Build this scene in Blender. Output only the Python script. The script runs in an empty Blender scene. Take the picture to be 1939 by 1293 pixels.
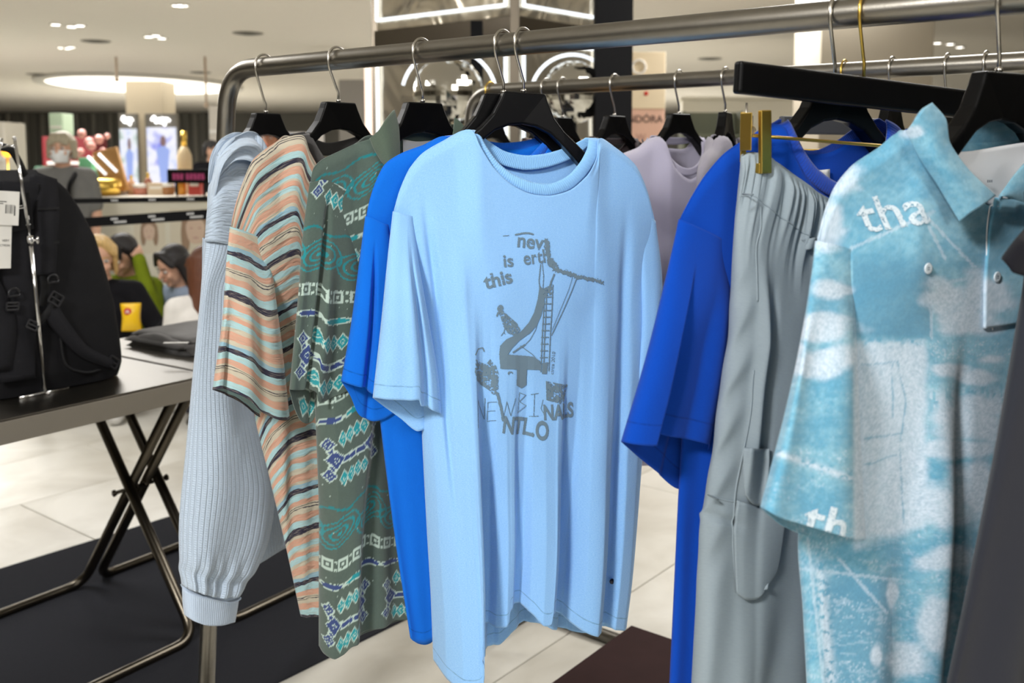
import bpy, bmesh, math, random
import numpy as np
from mathutils import Vector, Matrix
from mathutils.bvhtree import BVHTree

random.seed(7); np.random.seed(7)
scene = bpy.context.scene
C = scene.collection
R = math.radians

# ------------------------------------------------------------------ camera, world, lights, exposure
FPX, CX, CY, PITCH, CAMZ = 1850.0, 970.0, 468.0, R(5.2), 1.42
cam_d = bpy.data.cameras.new('camera')
cam_d.sensor_width = 36.0; cam_d.lens = 36.0 * FPX / 1939.0
cam_d.shift_y = -(646.5 - CY) / 1939.0
cam_d.clip_end = 200; cam_d.clip_start = .05
cam_d.dof.use_dof = True; cam_d.dof.focus_distance = 1.50; cam_d.dof.aperture_fstop = 5.0
cam = bpy.data.objects.new('camera', cam_d); C.objects.link(cam)
cam.location = (0, 0, CAMZ); cam.rotation_euler = (R(90) - PITCH, 0, 0)
scene.camera = cam

w = bpy.data.worlds.new('world'); scene.world = w; w.use_nodes = True
w.node_tree.nodes['Background'].inputs[0].default_value = (1.0, .985, .965, 1)
w.node_tree.nodes['Background'].inputs[1].default_value = .36
vs = scene.view_settings
vs.view_transform = 'Standard'; vs.look = 'None'; vs.gamma = 1; vs.exposure = -0.22
vs.use_curve_mapping = False

def area(name, loc, size, energy, target=None, col=(1, .985, .965), sy=None):
    d = bpy.data.lights.new(name, 'AREA'); d.energy = energy; d.size = size; d.color = col
    if sy: d.shape = 'RECTANGLE'; d.size_y = sy
    o = bpy.data.objects.new(name, d); C.objects.link(o); o.location = loc
    if target is not None:
        o.rotation_euler = (Vector(target) - Vector(loc)).to_track_quat('-Z', 'Y').to_euler()
    return o
# ceiling lamps of the shop floor, plus an added fill and rear pair (all set at ceiling height)
area('ceiling_lamp_key', (-1.3, -1.0, 2.9), .45, 140, (0.2, 1.5, 1.0))
area('added_fill_light', (1.5, -1.7, 2.9), 1.4, 52, (0.5, 1.5, 1.0))  # unseen fill light added to brighten the garments on the right
for x, y, e in ((-2.6, 3.6, 70), (1.6, 3.6, 80), (-3.5, 8.5, 150), (2.5, 9, 150), (-8, 14, 260), (1, 15, 260), (-9, 24, 420), (4, 25, 420), (-3, -5, 110), (3, -5, 110)):  # last two, behind the camera, are added to brighten reflections
    area('ceiling_lamp_or_fill', (x, y, 2.93), 1.4, e)

# ------------------------------------------------------------------ camera geometry: pixel of the photograph -> a point at a real distance
_Fw = np.array([0, math.cos(PITCH), -math.sin(PITCH)]); _Up = np.array([0, math.sin(PITCH), math.cos(PITCH)]); _Rt = np.array([1., 0, 0])
_O = np.array([0, 0, CAMZ])
def ray(px, py): return _Fw + (px - CX) / FPX * _Rt + (CY - py) / FPX * _Up
def at(px, py, Y):
    d = ray(px, py); return _O + d * (Y / d[1])
def onz(px, py, z=0.):
    d = ray(px, py); return _O + d * ((z - CAMZ) / d[2])
def proj(P):
    q = np.asarray(P) - _O; f = q @ _Fw
    return CX + FPX * (q @ _Rt) / f, CY - FPX * (q @ _Up) / f

def s2l(c):
    return tuple((x / 255 / 12.92 if x / 255 <= .04045 else ((x / 255 + .055) / 1.055) ** 2.4) for x in c)
def sstep(a, b, x):
    t = np.clip((np.asarray(x, float) - a) / (b - a), 0, 1); return t * t * (3 - 2 * t)

# ------------------------------------------------------------------ materials
MATS = {}
def nt(name):
    m = bpy.data.materials.new(name); m.use_nodes = True
    t = m.node_tree; b = t.nodes['Principled BSDF']; return m, t, b
def setc(b, rgb): b.inputs['Base Color'].default_value = (*rgb, 1)
def plain(name, rgb, rough=.6, metal=0., spec=.5, emit=None, es=1., bump=0., bscale=200., var=0., vscale=8., coat=0.):
    if name in MATS: return MATS[name]
    m, t, b = nt(name); c = s2l(rgb); setc(b, c)
    b.inputs['Roughness'].default_value = rough; b.inputs['Metallic'].default_value = metal
    b.inputs['Specular IOR Level'].default_value = spec
    if coat: b.inputs['Coat Weight'].default_value = coat
    tc = t.nodes.new('ShaderNodeTexCoord')
    n = t.nodes.new('ShaderNodeTexNoise'); n.inputs['Scale'].default_value = vscale; n.inputs['Detail'].default_value = 5
    t.links.new(tc.outputs['Object'], n.inputs['Vector'])
    mx = t.nodes.new('ShaderNodeMix'); mx.data_type = 'RGBA'
    k = max(var, .02)
    mx.inputs[6].default_value = (*[x * (1 - k) for x in c], 1); mx.inputs[7].default_value = (*[min(1, x * (1 + k)) for x in c], 1)
    t.links.new(n.outputs['Fac'], mx.inputs[0]); t.links.new(mx.outputs[2], b.inputs['Base Color'])
    if bump:
        n2 = t.nodes.new('ShaderNodeTexNoise'); n2.inputs['Scale'].default_value = bscale; n2.inputs['Detail'].default_value = 3
        t.links.new(tc.outputs['Object'], n2.inputs['Vector'])
        bp = t.nodes.new('ShaderNodeBump'); bp.inputs['Strength'].default_value = bump; bp.inputs['Distance'].default_value = .002
        t.links.new(n2.outputs['Fac'], bp.inputs['Height']); t.links.new(bp.outputs[0], b.inputs['Normal'])
    if emit:
        b.inputs['Emission Color'].default_value = (*s2l(emit), 1); b.inputs['Emission Strength'].default_value = es
    MATS[name] = m; return m

def fabric(name, rgb, rgb2=None, weave=1400., bump=.25, hem=0.0, attr=False, kind=None, mott=.55, rough=.92, sheen=.25, crink=0., mscale=60.):
    """cloth: heather mottling on the cloth's own UV (metres), fine weave bump, optional stitched line above the hem, optional per-vertex dye colour"""
    m, t, b = nt(name); N = t.nodes.new; L = t.links.new
    b.inputs['Roughness'].default_value = rough; b.inputs['Specular IOR Level'].default_value = .1
    b.inputs['Sheen Weight'].default_value = sheen; b.inputs['Sheen Roughness'].default_value = .6
    uv = N('ShaderNodeUVMap'); uv.uv_map = 'UVMap'
    mp = N('ShaderNodeMapping'); mp.inputs['Scale'].default_value = (mscale, mscale * 3.5, 1)
    L(uv.outputs[0], mp.inputs[0])
    n = N('ShaderNodeTexNoise'); n.inputs['Scale'].default_value = 6; n.inputs['Detail'].default_value = 6; n.inputs['Roughness'].default_value = .7
    L(mp.outputs[0], n.inputs['Vector'])
    c1 = s2l(rgb); c2 = s2l(rgb2) if rgb2 else tuple(min(1, x * 1.18 + .01) for x in c1)
    if attr:
        a = N('ShaderNodeAttribute'); a.attribute_name = 'Col'
        mul = N('ShaderNodeMix'); mul.data_type = 'RGBA'; mul.blend_type = 'MULTIPLY'; mul.inputs[0].default_value = 1
        L(a.outputs['Color'], mul.inputs[6])
        r = N('ShaderNodeMapRange'); r.inputs[1].default_value = .3; r.inputs[2].default_value = .7; r.inputs[3].default_value = 1 - mott * .4; r.inputs[4].default_value = 1 + mott * .3
        L(n.outputs['Fac'], r.inputs[0]); L(r.outputs[0], mul.inputs[7]); col = mul.outputs[2]
    else:
        mx = N('ShaderNodeMix'); mx.data_type = 'RGBA'; mx.inputs[6].default_value = (*c1, 1); mx.inputs[7].default_value = (*c2, 1)
        r = N('ShaderNodeMapRange'); r.inputs[1].default_value = .5 - .3 / max(mott, .05) * .3; r.inputs[2].default_value = .5 + .3 / max(mott, .05) * .3
        L(n.outputs['Fac'], r.inputs[0]); L(r.outputs[0], mx.inputs[0]); col = mx.outputs[2]
    if hem:
        a2 = N('ShaderNodeAttribute'); a2.attribute_name = 'hemd'
        cmp_ = N('ShaderNodeMath'); cmp_.operation = 'COMPARE'; cmp_.inputs[1].default_value = hem; cmp_.inputs[2].default_value = .0011
        L(a2.outputs['Fac'], cmp_.inputs[0])
        wv = N('ShaderNodeTexNoise'); wv.inputs['Scale'].default_value = 160; L(uv.outputs[0], wv.inputs['Vector'])
        st = N('ShaderNodeMath'); st.operation = 'MULTIPLY'; L(cmp_.outputs[0], st.inputs[0]); L(wv.outputs['Fac'], st.inputs[1])
        mh = N('ShaderNodeMix'); mh.data_type = 'RGBA'; mh.blend_type = 'MIX'; mh.inputs[7].default_value = (*[x * .55 for x in c1], 1)
        L(st.outputs[0], mh.inputs[0]); L(col, mh.inputs[6]); col = mh.outputs[2]
    L(col, b.inputs['Base Color'])
    n2 = N('ShaderNodeTexNoise'); n2.inputs['Scale'].default_value = weave; n2.inputs['Detail'].default_value = 2
    L(uv.outputs[0], n2.inputs['Vector'])
    bp = N('ShaderNodeBump'); bp.inputs['Strength'].default_value = bump; bp.inputs['Distance'].default_value = .0012
    h = n2.outputs['Fac']
    if crink:
        mp2 = N('ShaderNodeMapping'); L(uv.outputs[0], mp2.inputs[0])
        if kind == 'plisse':      # short vertical pleats, brick-like offsets
            mp2.inputs['Rotation'].default_value = (0, 0, R(90)); mp2.inputs['Scale'].default_value = (13, 52, 1)
            tx = N('ShaderNodeTexBrick'); tx.inputs['Scale'].default_value = 2.2; tx.inputs['Mortar Size'].default_value = .05; tx.inputs['Mortar Smooth'].default_value = .8
            L(mp2.outputs[0], tx.inputs['Vector']); src = tx.outputs['Fac']
        else:
            mp2.inputs['Scale'].default_value = (9, 60, 1)
            tx = N('ShaderNodeTexNoise'); tx.inputs['Scale'].default_value = 3; tx.inputs['Detail'].default_value = 4; tx.inputs['Distortion'].default_value = .6
            L(mp2.outputs[0], tx.inputs['Vector']); src = tx.outputs['Fac']
        bp2 = N('ShaderNodeBump'); bp2.inputs['Strength'].default_value = crink; bp2.inputs['Distance'].default_value = .004 if kind == 'plisse' else .009
        if kind == 'plisse': bp2.invert = True
        L(src, bp2.inputs['Height']); L(bp2.outputs[0], bp.inputs['Normal'])
    L(h, bp.inputs['Height']); L(bp.outputs[0], b.inputs['Normal'])
    MATS[name] = m; return m

def stripes_mat(name):
    m, t, b = nt(name); N = t.nodes.new; L = t.links.new
    b.inputs['Roughness'].default_value = .9; b.inputs['Specular IOR Level'].default_value = .2; b.inputs['Sheen Weight'].default_value = .2
    navy, aqua, peach, beige, sky = (44, 42, 60), (164, 200, 205), (202, 156, 134), (192, 184, 165), (140, 178, 196)
    seq = [(10, navy), (12, aqua), (12, peach), (8, beige), (1.6, navy), (2.4, beige), (1.6, navy), (2.4, beige), (9, peach), (12, aqua), (8, navy),
           (8, sky), (6, beige), (14, peach), (9, beige), (10, aqua), (8, peach), (4, beige), (9, aqua), (13, peach), (7, beige)]
    tot = sum(a for a, _ in seq)
    uv = N('ShaderNodeUVMap'); uv.uv_map = 'UVMap'
    mp = N('ShaderNodeMapping'); mp.inputs['Scale'].default_value = (14, 45, 1); L(uv.outputs[0], mp.inputs[0])
    n = N('ShaderNodeTexNoise'); n.inputs['Scale'].default_value = 1.6; n.inputs['Detail'].default_value = 5; n.inputs['Distortion'].default_value = .5
    L(mp.outputs[0], n.inputs['Vector'])
    sx = N('ShaderNodeSeparateXYZ'); L(uv.outputs[0], sx.inputs[0])
    m1 = N('ShaderNodeMath'); m1.operation = 'MULTIPLY'; m1.inputs[1].default_value = 1000. / tot; L(sx.outputs[1], m1.inputs[0])
    m2 = N('ShaderNodeMath'); m2.operation = 'MULTIPLY_ADD'; m2.inputs[1].default_value = .075; L(n.outputs['Fac'], m2.inputs[0]); L(m1.outputs[0], m2.inputs[2])
    fr = N('ShaderNodeMath'); fr.operation = 'FRACT'; L(m2.outputs[0], fr.inputs[0])
    cr = N('ShaderNodeValToRGB'); cr.color_ramp.interpolation = 'CONSTANT'; e = cr.color_ramp.elements
    pos = 0
    for i, (a, c) in enumerate(seq):
        el = e[0] if i == 0 else (e[1] if i == 1 else e.new(pos / tot))
        el.position = pos / tot; el.color = (*s2l(c), 1); pos += a
    L(fr.outputs[0], cr.inputs[0])
    mp3 = N('ShaderNodeMapping'); mp3.inputs['Scale'].default_value = (30, 260, 1); L(uv.outputs[0], mp3.inputs[0])
    n3 = N('ShaderNodeTexNoise'); n3.inputs['Scale'].default_value = 2; n3.inputs['Detail'].default_value = 4; L(mp3.outputs[0], n3.inputs['Vector'])
    mx = N('ShaderNodeMix'); mx.data_type = 'RGBA'; mx.inputs[7].default_value = (*s2l((176, 166, 150)), 1)
    r = N('ShaderNodeMapRange'); r.inputs[1].default_value = .48; r.inputs[2].default_value = .72; r.inputs[4].default_value = .55; L(n3.outputs['Fac'], r.inputs[0])
    L(r.outputs[0], mx.inputs[0]); L(cr.outputs[0], mx.inputs[6]); L(mx.outputs[2], b.inputs['Base Color'])
    bp = N('ShaderNodeBump'); bp.inputs['Strength'].default_value = .9; bp.inputs['Distance'].default_value = .006
    L(n.outputs['Fac'], bp.inputs['Height']); L(bp.outputs[0], b.inputs['Normal'])
    return m

steel = plain('brushed_steel', (150, 146, 138), .32, 1., var=.12, vscale=30, bump=.05, bscale=300)
steel2 = plain('table_steel', (104, 100, 93), .36, 1., var=.05, vscale=5)
darksteel = plain('tube_steel', (96, 90, 80), .3, 1., var=.1, vscale=20)
chrome = plain('chrome', (205, 205, 205), .1, 1.)
wire = plain('hook_wire', (196, 192, 184), .25, 1.)
gold = plain('gold_metal', (222, 186, 92), .28, 1.)
blackwood = plain('black_lacquer', (6, 6, 7), .36, 0., spec=.16, coat=.04)
black = plain('black_matte', (12, 12, 14), .7, spec=.15)
white = plain('white_paint', (228, 226, 220), .6)

# ------------------------------------------------------------------ mesh helpers
class MB:
    def __init__(s): s.v = []; s.f = []
    def add(s, vs, fs):
        o = len(s.v); s.v += [tuple(float(c) for c in p) for p in vs]; s.f += [tuple(i + o for i in f) for f in fs]; return s
    def box(s, c, d, rot=None):
        vs = [Vector((sx * d[0] / 2, sy * d[1] / 2, sz * d[2] / 2)) for sx in (-1, 1) for sy in (-1, 1) for sz in (-1, 1)]
        if rot is not None: vs = [rot @ p for p in vs]
        vs = [p + Vector(c) for p in vs]
        return s.add(vs, [(0, 1, 3, 2), (4, 6, 7, 5), (0, 4, 5, 1), (2, 3, 7, 6), (0, 2, 6, 4), (1, 5, 7, 3)])
    def tube(s, path, r, n=12, cap=True):
        P = [Vector(p) for p in path]; rs = r if isinstance(r, (list, tuple, np.ndarray)) else [r] * len(P)
        T = []
        for i in range(len(P)):
            a = P[max(0, i - 1)]; b = P[min(len(P) - 1, i + 1)]; T.append((b - a).normalized())
        ref = Vector((0, 0, 1)) if abs(T[0].z) < .9 else Vector((1, 0, 0))
        nrm = (ref - T[0] * ref.dot(T[0])).normalized(); vs = []; fs = []
        for i, p in enumerate(P):
            nrm = (nrm - T[i] * nrm.dot(T[i])).normalized(); bn = T[i].cross(nrm)
            for k in range(n):
                a = 2 * math.pi * k / n; vs.append(p + (nrm * math.cos(a) + bn * math.sin(a)) * rs[i])
        for i in range(len(P) - 1):
            for k in range(n):
                fs.append((i * n + k, i * n + (k + 1) % n, (i + 1) * n + (k + 1) % n, (i + 1) * n + k))
        if cap: fs += [tuple(range(n - 1, -1, -1)), tuple(range((len(P) - 1) * n, len(P) * n))]
        return s.add(vs, fs)
    def lathe(s, prof, n=24, c=(0, 0, 0), ring=False):
        if ring: prof = list(prof) + [prof[0]]
        vs = []; fs = []; m = len(prof)
        for r, z in prof:
            for k in range(n):
                a = 2 * math.pi * k / n; vs.append((c[0] + r * math.cos(a), c[1] + r * math.sin(a), c[2] + z))
        for i in range(m - 1):
            for k in range(n): fs.append((i * n + k, i * n + (k + 1) % n, (i + 1) * n + (k + 1) % n, (i + 1) * n + k))
        if not ring: fs += [tuple(range(n - 1, -1, -1)), tuple(range((m - 1) * n, m * n))]
        return s.add(vs, fs)
    def ball(s, c, r, n=16, m=10, rot=None):
        r = r if isinstance(r, (list, tuple)) else (r, r, r); vs = []; fs = []
        for i in range(m + 1):
            th = math.pi * (i + .0001) / (m + .0002)
            for k in range(n):
                a = 2 * math.pi * k / n; p = Vector((r[0] * math.sin(th) * math.cos(a), r[1] * math.sin(th) * math.sin(a), r[2] * math.cos(th)))
                if rot is not None: p = rot @ p
                vs.append(p + Vector(c))
        for i in range(m):
            for k in range(n): fs.append((i * n + k, (i + 1) * n + k, (i + 1) * n + (k + 1) % n, i * n + (k + 1) % n))
        return s.add(vs, fs)
    def cap(s, p0, p1, r0, r1, n=12, m=4):
        P0, P1 = Vector(p0), Vector(p1); d = (P1 - P0); L = d.length; d = d / max(L, 1e-6); path = []; rr = []
        for i in range(m): a = math.pi / 2 * (i / m); path.append(P0 - d * r0 * math.cos(a)); rr.append(max(1e-4, r0 * math.sin(a)))
        path.append(P0); rr.append(r0); path.append(P1); rr.append(r1)
        for i in range(1, m + 1): a = math.pi / 2 * (i / m); path.append(P1 + d * r1 * math.sin(a)); rr.append(max(1e-4, r1 * math.cos(a)))
        return s.tube(path, rr, n)
    def prism(s, pts, th, M=None):
        """outline in x,z extruded along y by th (centred)"""
        n = len(pts); vs = [(x, -th / 2, z) for x, z in pts] + [(x, th / 2, z) for x, z in pts]
        if M is not None: vs = [M @ Vector(p) for p in vs]
        return s.add(vs, [tuple(range(n)), tuple(range(2 * n - 1, n - 1, -1))] + [(i, i + n, (i + 1) % n + n, (i + 1) % n) for i in range(n)])
    def build(s, name, mat, parent=None, smooth=False, bevel=0., seg=2, auto=None):
        me = bpy.data.meshes.new(name); me.from_pydata(s.v, [], s.f); me.validate()
        bm = bmesh.new(); bm.from_mesh(me); bmesh.ops.recalc_face_normals(bm, faces=bm.faces); bm.to_mesh(me); bm.free()
        return link(name, me, mat, parent, smooth, bevel, seg)
def link(name, me, mat, parent=None, smooth=False, bevel=0., seg=2):
    o = bpy.data.objects.new(name, me); C.objects.link(o)
    if mat: me.materials.append(mat)
    if smooth: me.polygons.foreach_set('use_smooth', [True] * len(me.polygons))
    if parent: o.parent = parent
    if bevel:
        b = o.modifiers.new('bevel', 'BEVEL'); b.width = bevel; b.segments = seg; b.limit_method = 'ANGLE'; b.angle_limit = R(40)
    return o
def thing(name, label, cat, loc=(0, 0, 0), rotz=0., group=None):
    o = bpy.data.objects.new(name, None); C.objects.link(o); o.empty_display_size = .05
    o.location = Vector([float(c) for c in loc]); o.rotation_euler = (0, 0, rotz)
    return tag(o, label, cat, group)
def tag(o, label, cat, group=None):
    o['label'] = label; o['category'] = cat
    if group: o['group'] = group
    return o
def struct(o): o['kind'] = 'structure'; return o
def arc(c, r, a0, a1, n, ax=(1, 0, 0), ay=(0, 0, 1)):
    ax, ay, c = Vector(ax), Vector(ay), Vector(c)
    return [c + ax * r * math.cos(a0 + (a1 - a0) * i / n) + ay * r * math.sin(a0 + (a1 - a0) * i / n) for i in range(n + 1)]
def fillet(pts, r, n=8):
    P = [Vector(p) for p in pts]; out = [P[0]]
    for i in range(1, len(P) - 1):
        a = (P[i - 1] - P[i]).normalized(); b = (P[i + 1] - P[i]).normalized(); rr = r[i - 1] if isinstance(r, (list, tuple)) else r
        A = P[i] + a * rr; B = P[i] + b * rr
        for k in range(n + 1):
            t = k / n; out.append(A * (1 - t) ** 2 + P[i] * 2 * t * (1 - t) + B * t * t)
    return out + [P[-1]]

# numpy noise
def vnoise(x, y, seed=0):
    x = np.asarray(x, float); y = np.asarray(y, float)
    xi = np.floor(x).astype(np.int64); yi = np.floor(y).astype(np.int64); fx = x - xi; fy = y - yi
    fx = fx * fx * (3 - 2 * fx); fy = fy * fy * (3 - 2 * fy)
    def h(a, b):
        n = (a * 374761393 + b * 668265263 + seed * 1442695041) & 0xffffffff
        n = ((n ^ (n >> 13)) * 1274126177) & 0xffffffff
        return ((n ^ (n >> 16)) & 0xffff) / 65535.
    return (h(xi, yi) * (1 - fx) + h(xi + 1, yi) * fx) * (1 - fy) + (h(xi, yi + 1) * (1 - fx) + h(xi + 1, yi + 1) * fx) * fy
def fbm(x, y, o=4, seed=0):
    t = 0; a = .5
    for i in range(o): t = t + a * vnoise(x, y, seed + i); x = x * 2.03; y = y * 2.03; a *= .5
    return t / (1 - .5 ** o)

# ------------------------------------------------------------------ cloth surfaces
def crv(pts, n, wz=.2, smooth=True):
    """resample an outline: Catmull-Rom through the points, parametrised mostly by its run in x (wz small) or by length (wz=1)"""
    P = np.array(pts, float)
    if smooth and len(P) > 2:
        Q = np.vstack([2 * P[0] - P[1], P, 2 * P[-1] - P[-2]]); out = []
        for i in range(1, len(Q) - 2):
            p0, p1, p2, p3 = Q[i - 1:i + 3]
            d = np.linalg.norm(p2 - p1)
            m1 = (p2 - p0) / (np.linalg.norm(p2 - p0) + 1e-9) * d * .8; m2 = (p3 - p1) / (np.linalg.norm(p3 - p1) + 1e-9) * d * .8
            for t in np.linspace(0, 1, 12, endpoint=False):
                out.append((2 * t**3 - 3 * t**2 + 1) * p1 + (t**3 - 2 * t**2 + t) * m1 + (-2 * t**3 + 3 * t**2) * p2 + (t**3 - t**2) * m2)
        out.append(P[-1]); P = np.array(out)
    d = np.diff(P, axis=0); w_ = np.sqrt(d[:, 0]**2 + (wz * d[:, 1])**2) + 1e-9
    t = np.concatenate([[0], np.cumsum(w_)]); t /= t[-1]; q = np.linspace(0, 1, n)
    return np.stack([np.interp(q, t, P[:, 0]), np.interp(q, t, P[:, 1])], 1)
def coons(T, B, Lf, Rt):
    nu, nv = len(T), len(Lf); u = np.linspace(0, 1, nu)[None, :, None]; v = np.linspace(0, 1, nv)[:, None, None]
    S = (1 - v) * T[None] + v * B[None] + (1 - u) * Lf[:, None] + u * Rt[:, None]
    S -= (1 - u) * (1 - v) * T[0] + u * (1 - v) * T[-1] + (1 - u) * v * B[0] + u * v * B[-1]
    return S

def mesh_grid(name, P, mat, parent, closed=False, uv=None, col=None, hemd=None, solid=.0016, flip=False, smooth=True):
    nv, nu = P.shape[:2]
    idx = np.arange(nv * nu).reshape(nv, nu)
    a, b = idx[:-1], idx[1:]
    if closed:
        q = np.stack([a, np.roll(a, -1, 1), np.roll(b, -1, 1), b], -1).reshape(-1, 4)
    else:
        q = np.stack([a[:, :-1], a[:, 1:], b[:, 1:], b[:, :-1]], -1).reshape(-1, 4)
    q = q[:, ::-1]
    me = bpy.data.meshes.new(name); me.vertices.add(nv * nu); me.vertices.foreach_set('co', P.reshape(-1).astype(np.float32))
    me.loops.add(q.size); me.loops.foreach_set('vertex_index', np.ascontiguousarray(q).reshape(-1).astype(np.int32))
    me.polygons.add(len(q)); me.polygons.foreach_set('loop_start', np.arange(0, q.size, 4, dtype=np.int32)); me.polygons.foreach_set('loop_total', np.full(len(q), 4, np.int32))
    me.update(calc_edges=True); me.validate()
    if uv is not None and len(me.loops) == q.size:
        l = me.uv_layers.new(name='UVMap'); l.data.foreach_set('uv', uv.reshape(-1, 2)[q.reshape(-1)].reshape(-1).astype(np.float32))
    if col is not None:
        at_ = me.color_attributes.new('Col', 'FLOAT_COLOR', 'POINT'); c4 = np.ones((nv * nu, 4), np.float32); c4[:, :3] = col.reshape(-1, 3); at_.data.foreach_set('color', c4.reshape(-1))
    if hemd is not None:
        at_ = me.attributes.new('hemd', 'FLOAT', 'POINT'); at_.data.foreach_set('value', hemd.reshape(-1).astype(np.float32))
    o = link(name, me, mat, parent, smooth)
    if solid and not closed: solid = max(solid, .0016)
    if solid:
        m = o.modifiers.new('cloth', 'SOLIDIFY'); m.thickness = solid; m.offset = -1
    return o

class Garment:
    """a thing hanging from a bar: local x = along the hanger, local -y = its front, z = 0 at the bar's centre line"""
    def __init__(s, name, label, cat, pos, yaw, group=None):
        s.P = np.array(pos, float); s.yaw = yaw; c, n = math.cos(yaw), math.sin(yaw)
        s.ex = np.array([c, n, 0]); s.ey = np.array([-n, c, 0])
        s.o = thing(name, label, cat, s.P, yaw, group); s.bv = None
    def pl(s, px, py, off=0.):
        d = ray(px, py); t = (((s.P + s.ey * off) - _O) @ s.ey) / (d @ s.ey); q = _O + d * t - s.P
        return np.array([q @ s.ex, q[2]])
    def unp(s, S, off):
        """photo positions (n,m,2) -> local x,z on the planes y = off"""
        d = _Fw + ((S[..., 0:1] - CX) / FPX) * _Rt + ((CY - S[..., 1:2]) / FPX) * _Up
        t = (((s.P - _O) @ s.ey) + off) / (d @ s.ey); q = _O + d * t[..., None] - s.P
        return np.stack([q @ s.ex, q[..., 2]], -1)
    def pts(s, L, off=0.): return [s.pl(a, b, off) for a, b in L]
    def world(s, P): return s.P + P[..., 0:1] * s.ex + P[..., 1:2] * s.ey + P[..., 2:3] * np.array([0, 0, 1.])
    def shell(s, name, mat, top, bot, left, right, botb=None, topb=None, th=(.012, .04), thb=None, off=None, fold=None, neck=None, nf=.02,
              nu=90, nv=110, ramp=.3, px=True, colfn=None, uvlen=None, jitter=.0022, seed=0, poff=0., wz=.2, hold=False, epow=3., hang=0.):
        cv = lambda L: L
        T = crv(cv(top), nu, wz); B = crv(cv(bot), nu, wz); Lf = crv(cv(left), nv, 1.); Rt = crv(cv(right), nv, 1.)
        Lf[0] = T[0]; Rt[0] = T[-1]; Lf[-1] = B[0]; Rt[-1] = B[-1]
        Tb = crv(cv(topb), nu, wz) if topb is not None else T
        Bb = crv(cv(botb), nu, wz) if botb is not None else B
        SF = coons(T, B, Lf, Rt); SB = coons(Tb, Bb, Lf, Rt)
        u = np.linspace(0, 1, nu)[None, :]; v = np.linspace(0, 1, nv)[:, None]
        base = np.zeros((nv, nu)) if off is None else off(u, v) * np.ones((nv, nu))
        e = np.clip(1 - np.abs(2 * u - 1) ** epow, 0, 1) ** .6
        tf = th[0] + (th[1] - th[0]) * sstep(0, ramp, v); thb = thb or th; tb = thb[0] + (thb[1] - thb[0]) * sstep(0, ramp, v)
        if neck is not None:
            k0, k1 = neck; nm = sstep(k0 - .06, k0 + .05, u) * (1 - sstep(k1 - .05, k1 + .06, u))
            a = sstep(0, .022, v) ** .6; af = np.maximum(a, nm)
        elif hold: af = np.ones_like(v)
        else: af = sstep(0, .04, v)
        yf = -tf * e * af; yb = tb * e * af
        if neck is not None: yf = yf - nf * nm * (1 - sstep(0, .35, v)); yb = yb + nf * .6 * nm * (1 - sstep(0, .3, v))
        if px: SF = s.unp(SF, base + poff + yf * sstep(0, .15, v)); SB = s.unp(SB, base + poff + yb * sstep(0, .15, v))
        if fold is not None: f = fold(u, v, SF) * np.ones((nv, nu)); yf = yf - f; yb = yb - f * .4
        ed = np.minimum(1, np.minimum(u, 1 - u) * 14); jt = (fbm(SF[..., 0] * 9 + seed, SF[..., 1] * 5, 3, seed) - .5) * 2 * jitter * sstep(0.02, .2, v) * ed
        yf = yf + base + jt * 2; yb = yb + base + jt
        PF = np.stack([SF[..., 0], yf, SF[..., 1]], -1); PB = np.stack([SB[..., 0], yb, SB[..., 1]], -1)
        mid = (PF[:, [0, -1]] + PB[:, [0, -1]]) / 2; PF[:, [0, -1]] = mid
        ring = np.concatenate([PF, PB[:, -2:0:-1]], 1)
        Wd = np.linalg.norm(SF[nv // 2, -1] - SF[nv // 2, 0]); Ln = uvlen or np.linalg.norm(SF[-1, nu // 2] - SF[0, nu // 2])
        uu = np.concatenate([np.repeat(u, nv, 0), 2 - np.repeat(u, nv, 0)[:, -2:0:-1]], 1) * Wd
        if uvlen == 'plane': vv = ring[..., 2]
        else: vv = np.repeat(1 - v, ring.shape[1], 1) * Ln
        hd = np.zeros(ring.shape[:2]); seg = np.linalg.norm(np.diff(ring, axis=0), axis=2); hd[:-1] = np.cumsum(seg[::-1], 0)[::-1]
        uvs = np.stack([uu, vv], -1); col = colfn(s, ring, uvs) if colfn else None
        o = mesh_grid(name, ring, mat, s.o, True, uvs, col, hd)
        nb = nu; s.PF = PF; s.T = T; s.Tb = Tb
        vs = [Vector(p) for p in PF.reshape(-1, 3)]; ii = np.arange(nv * nu).reshape(nv, nu)
        fs = np.stack([ii[:-1, :-1], ii[:-1, 1:], ii[1:, 1:], ii[1:, :-1]], -1).reshape(-1, 4).tolist()
        s.bv = BVHTree.FromPolygons(vs, fs); return o
    def patch(s, name, mat, top, bot, left, right, y, nu=24, nv=24, solid=.003, px=True, parent=None, poff=0., uvs=1., colfn=None, wz=.4):
        cv = lambda L: L
        T = crv(cv(top), nu, wz); B = crv(cv(bot), nu, wz); Lf = crv(cv(left), nv, 1.); Rt = crv(cv(right), nv, 1.)
        Lf[0] = T[0]; Rt[0] = T[-1]; Lf[-1] = B[0]; Rt[-1] = B[-1]
        S = coons(T, B, Lf, Rt); u = np.linspace(0, 1, nu)[None, :]; v = np.linspace(0, 1, nv)[:, None]
        if px: Q = S; S = s.unp(Q, np.full((nv, nu), poff))
        Y = y(u, v, S) * np.ones((nv, nu))
        if px: S = s.unp(Q, Y)
        P = np.stack([S[..., 0], Y, S[..., 1]], -1)
        uv_ = np.stack([S[..., 0], S[..., 1]], -1) * uvs
        col = colfn(s, P, uv_) if colfn else None
        return mesh_grid(name, P, mat, parent or s.o, False, uv_, col, np.ones((nv, nu)), solid)
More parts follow.
